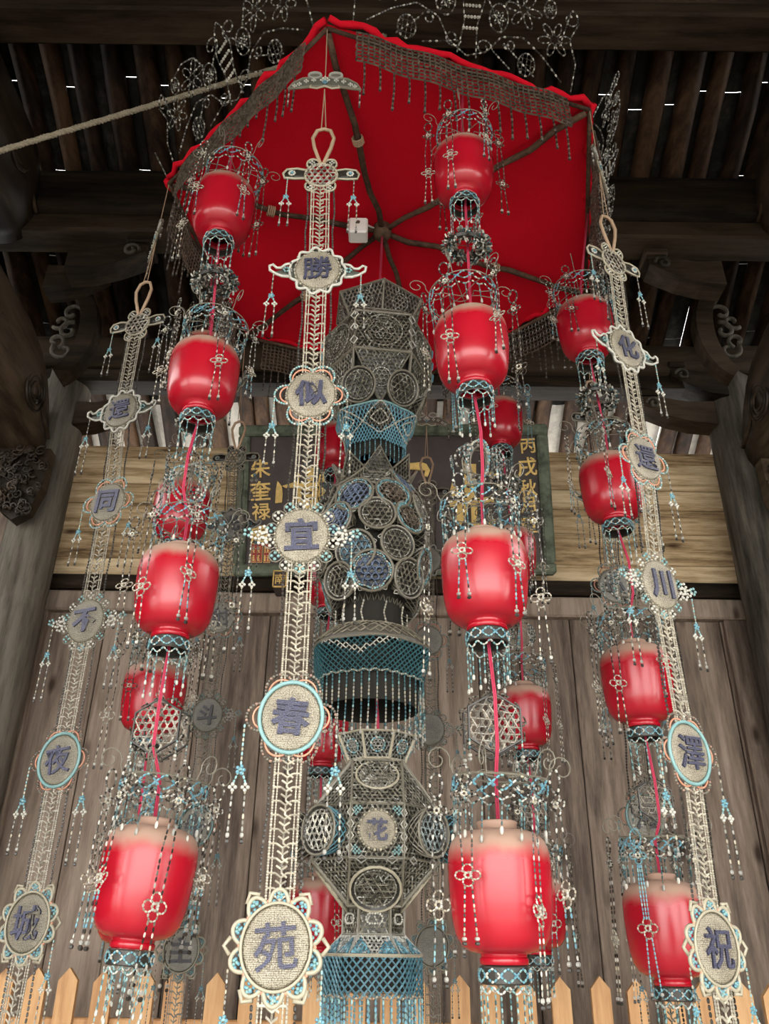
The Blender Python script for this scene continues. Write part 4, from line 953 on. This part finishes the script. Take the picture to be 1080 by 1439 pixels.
for k, nmk in enumerate(NAMES):
    Y = pos(az(k), .99*SC)[1]; P = [px(x, y, Y) for x, y in MED[nmk]]; w_, dt = TONE[nmk]
    c0 = corner[k]+A(0, 0, RIM)
    t = thing('medallion_banner', tuple(P[-1]), LBL[nmk], 'banner', 'medallion banners under the canopy corners'); o = P[-1]
    rz = FACE[nmk]
    bfp = P[0]+(c0-P[0])*.58; lp = P[0]+A(0, 0, .075)
    place(BF, 'bead_butterfly', t, loc=bfp-o, rot=(0, 0, BF_ROT[nmk]))
    MB().tube([c0-o+A(0, 0, -.01), bfp-o+A(0, 0, .02)], .0014, GREY, 4).tube([bfp-o-A(0, 0, .02), P[0]-o+A(0.004, 0, .165)], .0014, GREY, 4).tube([bfp-o-A(0, 0, .02), P[0]-o+A(-.008, 0, .165)], .0014, GREY, 4).build('hanging_thread', 'thread', t)
    lo = [A(.004, 0, .04), A(.02, 0, .1), A(.026, 0, .135), A(.016, 0, .165), A(0, 0, .172), A(-.018, 0, .165), A(-.028, 0, .135), A(-.022, 0, .1), A(-.004, 0, .04)]
    MB().tube(np.array([P[0]-o+A(q[0]*math.cos(rz), q[0]*math.sin(rz), q[2]) for q in lo]), .005, GREY, 6).build('hanging_loop', 'thread', t, True)
    for i in range(6):
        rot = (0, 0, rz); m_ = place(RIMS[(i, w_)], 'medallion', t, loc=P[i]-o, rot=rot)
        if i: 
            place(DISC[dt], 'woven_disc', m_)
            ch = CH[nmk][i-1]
            if ch != ' ': place(text_mesh(ch, .066, .01 if ch in '勝還澤城祝射夜苑' else .03, .003, 'char_shaded' if dt == 'grey' else 'char_blue'), 'woven_character', m_, loc=(0, -.0075, 0), rot=(0, random.uniform(-.14, .1), 0))
        sx = {0: .082, 1: .1, 2: .076, 3: .095, 4: .078, 5: .07}[i]
        for s_ in (-1, 1): place(PEN[((i+(s_ > 0)) % 2, w_)], 'pendant', m_, loc=(s_*sx, 0, -.012 if i < 5 else -.03), scale=1 if i != 4 else 1.15)
    for i in range(6):
        p1 = P[i]-A(0, 0, .05 if i else .036); p0 = P[i+1]+A(0, 0, .058) if i < 5 else P[5]-A(0, 0, .35)
        d = p1-p0; L = np.linalg.norm(d); z = d/L; x = unit(A(math.cos(rz), math.sin(rz), 0)-z*(math.cos(rz)*z[0]+math.sin(rz)*z[1])); y = np.cross(z, x)
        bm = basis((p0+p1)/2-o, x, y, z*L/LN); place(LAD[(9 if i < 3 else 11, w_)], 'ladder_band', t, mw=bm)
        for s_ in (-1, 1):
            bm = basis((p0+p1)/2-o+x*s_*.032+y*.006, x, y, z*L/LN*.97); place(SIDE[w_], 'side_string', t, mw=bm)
# ================================================================== CENTRAL BEADED LAMP, THREE TIERS
LG = (.17, .158, .122)                                    # dulled bead string of the lamp body
def ngon(r, n, a0=0., ry=None): return [(r*math.cos(a0+TAU*i/n), (ry or r)*math.sin(a0+TAU*i/n)) for i in range(n)]
def quad(r0, z0, w0, r1, z1, w1, step, col=LG, frame=OLIVE, inner=None, tri=False):
    """one flat openwork panel facing -y: lining + lattice in one mesh, the sheet dark for the shaded inside, framed"""
    o = A(0, -(r0+r1)/2, (z0+z1)/2); uy = unit(A(0, -(r1-r0), z1-z0)); h = math.hypot(r1-r0, z1-z0); ux = A(1, 0, 0); nn = np.cross(ux, uy)
    poly = [(-w0/2, -h/2), (w0/2, -h/2), (w1/2, h/2), (-w1/2, h/2)]
    if w1 < 1e-4: poly = poly[:2]+[(0, h/2)]
    if w0 < 1e-4: poly = [(0, -h/2)]+poly[2:]
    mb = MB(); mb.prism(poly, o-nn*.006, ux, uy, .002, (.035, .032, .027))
    lattice(mb, poly, o, ux, uy, step, .0017, col); mb.tube([o+ux*x+uy*y for x, y in poly], .0042, frame, 5, True)
    if inner:
        for r_, c_, br in inner:
            mb.beads([o+nn*.004+ux*x+uy*y for x, y in ngon(r_, 20)], .007, br, c_, 4, True)
        r_ = inner[-1][0]; 
        for i in range(6): 
            a = TAU*i/6; c = o+nn*.004+ux*r_*.5*math.cos(a)+uy*r_*.5*math.sin(a); mb.beads([c+ux*x+uy*y for x, y in ngon(r_*.28, 8)], .006, .0016, [col, SILV], 4, True)
    return mb.mesh('lattice_panel', 'bead')
def cup(rb, rr_, dep, rimc, facec, petals=0, sq=False, wallc=LG):
    """round flower cup opening towards -y, base at y=0"""
    mb = MB(); mb.lathe([(rb, 0), (rr_, dep-.004), (rr_*.97, dep), (rr_*.8, dep-.008), (0, dep-.012)], 18, (.035, .032, .027))
    diamond_net(mb, lambda u, v: A((rb+(rr_-rb)*v+.0025)*math.cos(TAU*u), (rb+(rr_-rb)*v+.0025)*math.sin(TAU*u), dep*v), 16, 4, .0016, lambda u, v: np.array(wallc)*(.7+.6*rng.rand()))
    mb.tube(circ(rr_, 22, (0, 0, dep), (1, 0, 0), (0, 1, 0)), .0032, (.16, .145, .11) if isinstance(rimc, list) else rimc, 5, True)
    lattice(mb, ngon(rr_*.82, 12), (0, 0, dep-.004), (1, 0, 0), (0, 1, 0), rr_*.26, .0017, facec); mb.beads(circ(rr_*.82, 20, (0, 0, dep-.003), (1, 0, 0), (0, 1, 0)), .007, .0022, [OLIVE, SILV], 4, True)
    if petals:
        for i in range(petals):
            a = TAU*i/petals; c = A(rr_*.78*math.cos(a), rr_*.78*math.sin(a), dep+.001); t_ = A(-math.sin(a), math.cos(a), 0)
            mb.beads([c-t_*rr_*.45-A(math.cos(a), math.sin(a), 0)*rr_*.12, c-t_*rr_*.25+A(math.cos(a), math.sin(a), 0)*rr_*.1, c+t_*rr_*.25+A(math.cos(a), math.sin(a), 0)*rr_*.1, c+t_*rr_*.45-A(math.cos(a), math.sin(a), 0)*rr_*.12], .006, .0026, rimc, 5)
        for i in range(6):
            a = TAU*i/6; c = A(rr_*.35*math.cos(a), rr_*.35*math.sin(a), dep); mb.beads(circ(rr_*.18, 8, c, (1, 0, 0), (0, 1, 0)), .005, .0018, facec, 4, True)
    if sq:
        for i in range(5):
            a = TAU*(i+.3)/5; c = A(rr_*1.02*math.cos(a), rr_*1.02*math.sin(a), dep*.8); u_ = A(-math.sin(a), math.cos(a), 0); w_ = unit(A(math.cos(a), math.sin(a), .6)); v_ = np.cross(u_, w_)
            mb.tube([c+u_*.006, c+v_*.008, c-u_*.006, c-v_*.008], .0017, WHITE, 4, True)
    mb.xf(basis((0, 0, 0), (1, 0, 0), (0, 0, 1), (0, -1, 0))); return mb.mesh('flower_cup', 'bead')
def rz(a): return np.array([[math.cos(a), -math.sin(a), 0, 0], [math.sin(a), math.cos(a), 0, 0], [0, 0, 1, 0], [0, 0, 0, 1]])
def seat_cup(me, t, a, r, z, tilt, name='flower_cup', sc_=1.):
    ct, st = math.cos(tilt), math.sin(tilt)              # tilt > 0 looks up
    m_ = np.eye(4); m_[:3, 1] = (0, ct, -st); m_[:3, 2] = (0, st, ct); m_[:3, 3] = (0, -r*ct, z+r*st) if r >= 0 else (0, 0, z)
    m_[:3, :3] *= sc_
    return place(me, name, t, mw=rz(a)@m_)
def spin(me, name, t, n, a0=0., skip=()):
    for i in range(n):
        if i not in skip: place(me, name, t, mw=rz(a0+TAU*i/n))
def hexr(u, r, soft=.5):                                 # rounded hexagon radius
    a = (u*6) % 1-.5; return r*(1-soft*.13*(1-math.cos(a*2*PI/6*1.0)*1.0)*3)
def net_skirt(name, t, fn, nu, nv, r, colf): 
    mb = MB(); diamond_net(mb, fn, nu, nv, r, colf); o = mb.build(name, 'bead', t); o['kind'] = 'stuff'; return o
def shade_backing(t, prof, n, name='shade_sheet', a0=0.): return MB().lathe(prof, n, GREY, 0, 0, a0).build(name, 'shade_backing', t)
def strand(L, cols, r=.0024, pit=.009, end=SILV): return MB().beads([(0, 0, 0), (.001, 0, -L*.6), (0, 0, -L)], pit, r, cols, 4).beads([(0, 0, -L), (0, 0, -L-.01)], .01, r*1.6, [end], 4).mesh('fringe_strand', 'bead')

# ---- tier one: faceted lamp with round windows
q = px(531, 470, 0); T1 = thing('beaded_palace_lamp', (q[0], 0, 0), 'topmost beaded lamp of the central column, faceted, with round windows and blue net', 'lamp', 'beaded lamps of the central column')
rot1 = .12
shade_backing(T1, [(.115, 3.42), (.150, 3.40), (.155, 3.25), (.10, 3.09), (.085, 3.0), (.078, 2.92)], 6, a0=rot1+PI/6-PI/2)
ap = .155; hw6 = 2*ap*math.tan(PI/6)
spin(quad(ap, 3.255, hw6, ap, 3.405, hw6, .0125, inner=[(.062, [OLIVE, SILV], .0028), (.05, [LG, GREY], .0022)]), 'window_panel', T1, 6, rot1)
spin(quad(ap, 3.405, hw6, .112, 3.455, .13, .012), 'shoulder_panel', T1, 6, rot1)
spin(quad(.098, 3.09, .0, ap, 3.25, hw6*.98, .0115, inner=[(.03, [SILV, WHITE], .0022)]), 'lower_panel', T1, 6, rot1)
cl = cup(.035, .056, .035, OLIVE, LG)
for i in range(6): seat_cup(cl, T1, rot1+PI/6+TAU*i/6, .118, 3.20, -.42).location.z += 0.0
mb = MB()
for i in range(6):                                       # beaded corner posts with white and blue flashes
    a = rot1+PI/6+TAU*i/6-PI/2; c = A(math.cos(a), math.sin(a), 0)*ap/math.cos(PI/6)
    for z in (3.28, 3.33, 3.38):
        s_ = A(-math.sin(a), math.cos(a), 0); mb.tube([c*1.03+A(0, 0, z-.016), c*1.03+s_*.013+A(0, 0, z), c*1.03+A(0, 0, z+.016), c*1.03-s_*.013+A(0, 0, z)], .0026, [SILV, BLUE, WHITE][i % 3], 4, True)
mb.build('corner_beads', 'bead', T1)['kind'] = 'stuff'
spin(quad(.098, 3.455, .115, .138, 3.545, .16, .0125, (.2, .17, .14), OLIVE, inner=[(.03, [SILV, GREY], .0026)]), 'crown_panel', T1, 6, rot1+PI/6)
shade_backing(T1, [(.113, 3.456), (.152, 3.54)], 6, 'crown_shade_sheet', rot1-PI/2)
def w1(u, v):
    r = .128-.034*v-.012*math.sin(v*PI); k = 1+.045*math.cos(6*(TAU*u-rot1)); a = TAU*u-PI/2
    return A(r*k*math.cos(a), r*k*math.sin(a), 3.075-.115*v)
def c1_(u, v):
    du = abs(((u-rot1/TAU+.5) % 1)-.5)*6; d = du*1.2+abs(v-.38)*1.6
    return GREY if d < .55 else BLUE
net_skirt('blue_net', T1, w1, 56, 11, .0019, c1_)
for k_, (hu, v0, v1) in enumerate(((.085, .0, .82), (.045, .18, .58))):
    for sgn in range(6):
        uc = rot1/TAU+sgn/6; vm = (v0+v1)/2; K = [(uc, v0), (uc+hu, vm), (uc, v1), (uc-hu, vm), (uc, v0)]; pts = []
        for (ua, va), (ub, vb) in zip(K[:-1], K[1:]):
            for s_ in np.linspace(0, 1, 7)[:-1]: q_ = w1(ua+(ub-ua)*s_, va+(vb-va)*s_); pts.append(q_*A(1.025, 1.025, 1))
        MB().beads(pts, .008, .0026, [WHITE, CREAM], 4, True).build('white_diamond', 'bead', T1)
mb = MB(); mb.tube([w1(i/36, 0) for i in range(36)], .003, AQUA, 5, True); mb.build('net_hoop', 'bead', T1)
st = strand(.06, [TEAL, BLUE, AQUA], .0019, .008, BLUE)
for i in range(36): place(st, 'fringe_strand', T1, loc=w1(i/36, 1.))
MB().lathe([(.1, 3.07), (.105, 3.09), (.09, 3.12), (.0, 3.12)], 18, (.1, .095, .08)).build('neck_dome', 'bead', T1, True)

# ---- tier two: ball of flower cups with a net skirt
q = px(524, 770, 0); T2 = thing('beaded_ball_lamp', (q[0], 0, 0), 'middle beaded lamp of the central column, a ball of flower cups with teal skirt', 'lamp', 'beaded lamps of the central column')
zc, br_ = 2.625, .118
shade_backing(T2, [(.0, 2.86), (.06, 2.85), (.1, 2.77), (.125, 2.68), (.125, 2.58), (.105, 2.49), (.085, 2.45), (.085, 2.37)], 24)
net_skirt('ball_net', T2, lambda u, v: A((.004+br_*(.55+.45*math.sin(PI*(.12+.8*v))))*math.cos(TAU*u), (.004+br_*(.55+.45*math.sin(PI*(.12+.8*v))))*math.sin(TAU*u), 2.84-.4*v), 34, 16, .0018, lambda u, v: np.array(LG)*(.6+.7*rng.rand()))
CU = [cup(.026, .05, .05, OLIVE, LG, 0, True), cup(.028, .052, .05, [AQUA, BLUE, SILV], (.13, .17, .25), 5, True), cup(.026, .05, .052, OLIVE, LG, 0), cup(.028, .05, .046, [AQUA, BLUE], (.15, .12, .09), 6), cup(.03, .056, .045, OLIVE, (.16, .26, .32), 0, True)]
seq = [0, 1, 3, 2, 4, 1, 0, 3, 2]; kk = 0
for (n_, a0, z, r, tilt) in ((7, .05, 2.81, .07, .6), (8, .42, 2.745, .097, .3), (9, .05, 2.665, .11, .08), (8, .43, 2.585, .108, -.12), (8, .04, 2.505, .092, -.28)):
    for i in range(n_):
        a = a0+TAU*i/n_; seat_cup(CU[seq[kk % 9]], T2, a+random.uniform(-.05, .05), r, z-r*math.sin(tilt), tilt+random.uniform(-.12, .12), sc_=.95+.2*random.random()); kk += 1
spin(quad(.095, 2.845, .1, .13, 2.915, .0, .011, LG, OLIVE), 'collar_leaf', T2, 8, .12)
for i in range(10):                                      # little posts of the neck
    a = TAU*i/10; c = A(.1*math.cos(a), .1*math.sin(a), 0); s_ = A(-math.sin(a), math.cos(a), 0)
    MB().beads([c+s_*.012+A(0, 0, 2.375), c+s_*.004+A(0, 0, 2.405), c+s_*.012+A(0, 0, 2.44)], .008, .0026, [CREAM, WHITE], 4).build('neck_post', 'bead', T2)
MB().lathe([(.1, 2.372), (.12, 2.365), (.145, 2.345), (.162, 2.318), (.158, 2.314)], 30, (.13, .12, .1)).build('skirt_dome', 'bead', T2, True)
net_skirt('dome_net', T2, lambda u, v: A((.1+.064*v)*math.cos(TAU*u), (.1+.064*v)*math.sin(TAU*u), 2.377-.05*v**1.6), 40, 6, .0019, lambda u, v: np.array(CREAM)*(.35+.5*rng.rand()))
def w2(u, v):
    a = TAU*u-PI/2; k = 1+.03*math.cos(6*(TAU*u-.2)); r = .162-.02*v
    return A(r*k*math.cos(a), r*k*math.sin(a), 2.318-.09*v)
def c2_(u, v):
    du = abs(((u-.97+.5) % 1)-.5)*9; return WHITE if abs(du+v*2.2-.9) < .16 else TEAL
net_skirt('teal_net', T2, w2, 60, 12, .0021, c2_)
shade_backing(T2, [(.13, 2.32), (.13, 2.16), (.126, 2.16), (.126, 2.32)], 30)
MB().beads([w2(i/60, 1.0)+A(0, 0, .006*(i % 2)) for i in range(60)], .008, .0028, [WHITE, CREAM], 4, True).build('white_hem', 'bead', T2)
MB().tube([w2(i/48, 0) for i in range(48)], .0034, OLIVE, 5, True).build('net_hoop', 'bead', T2)
s2 = [strand(.14, [TEAL, TEAL, AQUA, GREY, SILV, CREAM, SILV], .0024, .0095), strand(.15, [TEAL, TEAL, TEAL, AQUA, CREAM, SILV, CREAM, OLIVE], .0023, .01)]
for i in range(44): place(s2[i % 2], 'fringe_strand', T2, loc=w2(i/44, 1.0), rot=(random.uniform(-.02, .02), random.uniform(-.02, .02), 0))

# ---- tier three: large faceted lamp with bowls, a medallion and blue fringe
q = px(527, 1160, 0); T3 = thing('beaded_octagon_lamp', (q[0], 0, 0), 'lowest beaded lamp of the central column, eight-sided with bowls, a 花 medallion and blue fringe', 'lamp', 'beaded lamps of the central column')
a8 = .124; ap = a8*1.207; zt, z1_, z0_, zb_ = 2.022, 1.905, 1.787, 1.692; rot3 = .04; h4 = a8/2
shade_backing(T3, [(.06, zt), (ap*1.06, z1_), (ap*1.06, z0_), (.06, zb_), (.055, 1.63)], 8, a0=rot3+PI/8-PI/2)
vert = quad(ap, z0_, a8, ap, z1_, a8, .0105, inner=None); spin(vert, 'side_panel', T3, 8, rot3)
spin(quad(ap, z1_, a8, h4, zt, a8, .0105), 'upper_panel', T3, 4, rot3)
spin(quad(ap, z1_, a8, h4*1.35, zt, .0, .0105), 'upper_corner_panel', T3, 4, rot3+PI/4)
spin(quad(h4, zb_, a8, ap, z0_, a8, .0105), 'lower_panel', T3, 4, rot3)
spin(quad(h4*1.35, zb_, .0, ap, z0_, a8, .0105), 'lower_corner_panel', T3, 4, rot3+PI/4)
bowl = [cup(.046, .056, .045, OLIVE, (.6, .58, .5), 0, wallc=(.08, .2, .24)), cup(.046, .056, .04, OLIVE, (.3, .36, .36), 0), cup(.05, .056, .022, OLIVE, LG), cup(.046, .058, .028, CREAM, LG)]
bowl[0].name = 'bead_bowl'
for i, b_ in ((1, 1), (7, 0), (2, 0), (6, 1), (3, 1), (5, 0), (4, 2)): seat_cup(bowl[b_], T3, rot3+TAU*i/8, ap, (z0_+z1_)/2, 0, 'bead_bowl', .98)
for i in range(4):
    seat_cup(bowl[3], T3, rot3+TAU*i/4, .106, 1.963-.106*math.sin(.75)*1.0+.0, .75, 'bead_bowl', .9); seat_cup(bowl[3], T3, rot3+TAU*i/4, .106, 1.742+.106*math.sin(.72), -.72, 'bead_bowl', 1.02)
md = place(MB().beads([A(*(ell(a, .86, .77)[0], -ap-.008, (z0_+z1_)/2+ell(a, .86, .77)[1])) for a in np.linspace(0, TAU, 34)[:-1]], .007, .0032, [CREAM, OLIVE], 5, True).mesh('medallion', 'bead'), 'medallion', T3, mw=rz(rot3))
place(DISC['cream'], 'woven_disc', md, loc=(0, -ap-.006, (z0_+z1_)/2), scale=(.84, 1, .76)); place(text_mesh('花', .05, .03, .003, 'char_blue'), 'woven_character', md, loc=(0, -ap-.0125, (z0_+z1_)/2))
mb = MB()
for sx in (-1, 1):
    for sz in (-1, 1):
        for d in ((0, 0), (.009, 0), (0, .009)): bead_flower(mb, A(sx*(.05-d[0]), -ap-.006, (z0_+z1_)/2+sz*(.047-d[1])), .004, 4, AQUA, .0026)
mb.xf(rz(rot3)).build('corner_flowers', 'bead', T3)['kind'] = 'stuff'
mb = MB()
for i in range(8):                                       # bead squares on the belt and posts
    for z, c_ in ((z0_-.004, SILV), (z1_+.004, GREY)):
        for s_ in (-.035, .035):
            p_ = [A(s_-.012, -ap-.006, z), A(s_, -ap-.006, z+.008), A(s_+.012, -ap-.006, z), A(s_, -ap-.006, z-.008)]; R_ = rz(rot3+TAU*i/8)[:3, :3]; mb.tube([R_@p for p in p_], .0022, c_, 4, True)
    R_ = rz(rot3+TAU*(i+.5)/8)[:3, :3]
    for z in np.linspace(z0_+.02, z1_-.02, 4): mb.tube([R_@A(-.008, -ap*1.088, z), R_@A(0, -ap*1.088, z+.011), R_@A(.008, -ap*1.088, z), R_@A(0, -ap*1.088, z-.011)], .0021, [AQUA, WHITE][int(z*1000) % 2], 4, True)
mb.build('belt_beads', 'bead', T3)['kind'] = 'stuff'
spin(quad(.072, 2.026, .0615, .098, 2.088, .083, .0095, (.22, .22, .19), CREAM, inner=[(.018, [AQUA, WHITE, BLUE], .0024)]), 'dish_panel', T3, 8, rot3)
shade_backing(T3, [(.074, 2.027), (.102, 2.086)], 8, 'dish_shade_sheet', rot3+PI/8-PI/2)
spin(quad(.062, 1.632, .0716, .062, 1.69, .0716, .0095, LG, OLIVE, inner=None), 'neck_panel', T3, 6, rot3)
mb = MB()
for i in range(6):
    R_ = rz(rot3+TAU*i/6)[:3, :3]; mb.beads([R_@A(x, -.066, z) for x, z in ((-.02, 1.665), (-.014, 1.675), (.014, 1.675), (.02, 1.665), (.014, 1.655), (-.014, 1.655))], .006, .0026, [WHITE], 4, True)
mb.build('neck_beads', 'bead', T3)['kind'] = 'stuff'
spin(quad(.098, 1.59, .113, .062, 1.632, .0716, .0088, (.4, .4, .36), SILV, inner=None), 'dome_panel', T3, 6, rot3)
mb = MB()
for i in range(6):
    for s_ in (-1, 1):
        R_ = rz(rot3+TAU*i/6)[:3, :3]; lattice(mb, [(-.022, -.02), (.022, -.02), (0, .02)], R_@A(s_*.03, -.085, 1.61), R_@A(1, 0, 0), R_@unit(A(0, .65, .75)), .008, .002, BLUE)
mb.build('dome_blue_weave', 'bead', T3)['kind'] = 'stuff'
def w3(u, v):
    a = TAU*u-PI/2; k = 1+.05*math.cos(6*(TAU*u-rot3)+PI); r = .109; return A(r*k*math.cos(a), r*k*math.sin(a), 1.59-.084*v)
net_skirt('blue_net', T3, w3, 40, 9, .0023, lambda u, v: np.array(BLUE)*(.45+.3*rng.rand())); shade_backing(T3, [(.1, 1.588), (.1, 1.52)], 24)
MB().tube([w3(i/42, 0) for i in range(42)], .0036, CREAM, 5, True).build('net_hoop', 'bead', T3)
MB().beads([w3(i/40, 1.0)+A(0, 0, .006*(i % 2)) for i in range(40)], .008, .0026, [(.3, .18, .1), CREAM], 4, True).build('scallop_hem', 'bead', T3)
s3 = [strand(.10, [BLUE, BLUE, AQUA, BLUE, BLUE, SILV], .0029, .012), strand(.09, [AQUA, BLUE, BLUE, BLUE], .0028, .012)]
for i in range(40): place(s3[i % 2], 'fringe_strand', T3, loc=w3((i+.5)/40, 1.0))
cc = MB().tube([A(hub[0], 0, HUBZ-.03), A(px(532, 400, 0)[0], 0, 3.5), A(px(527, 900, 0)[0], 0, 2.35), A(px(531, 1030, 0)[0], 0, 2.1), A(px(527, 1060, 0)[0], 0, 2.03)], .005, GREY, 6).build('pink_cord', 'cord_pink', None, True)
tag(cc, 'pink cord down the middle of the central beaded lamp', 'cord', 'pink lantern cords')
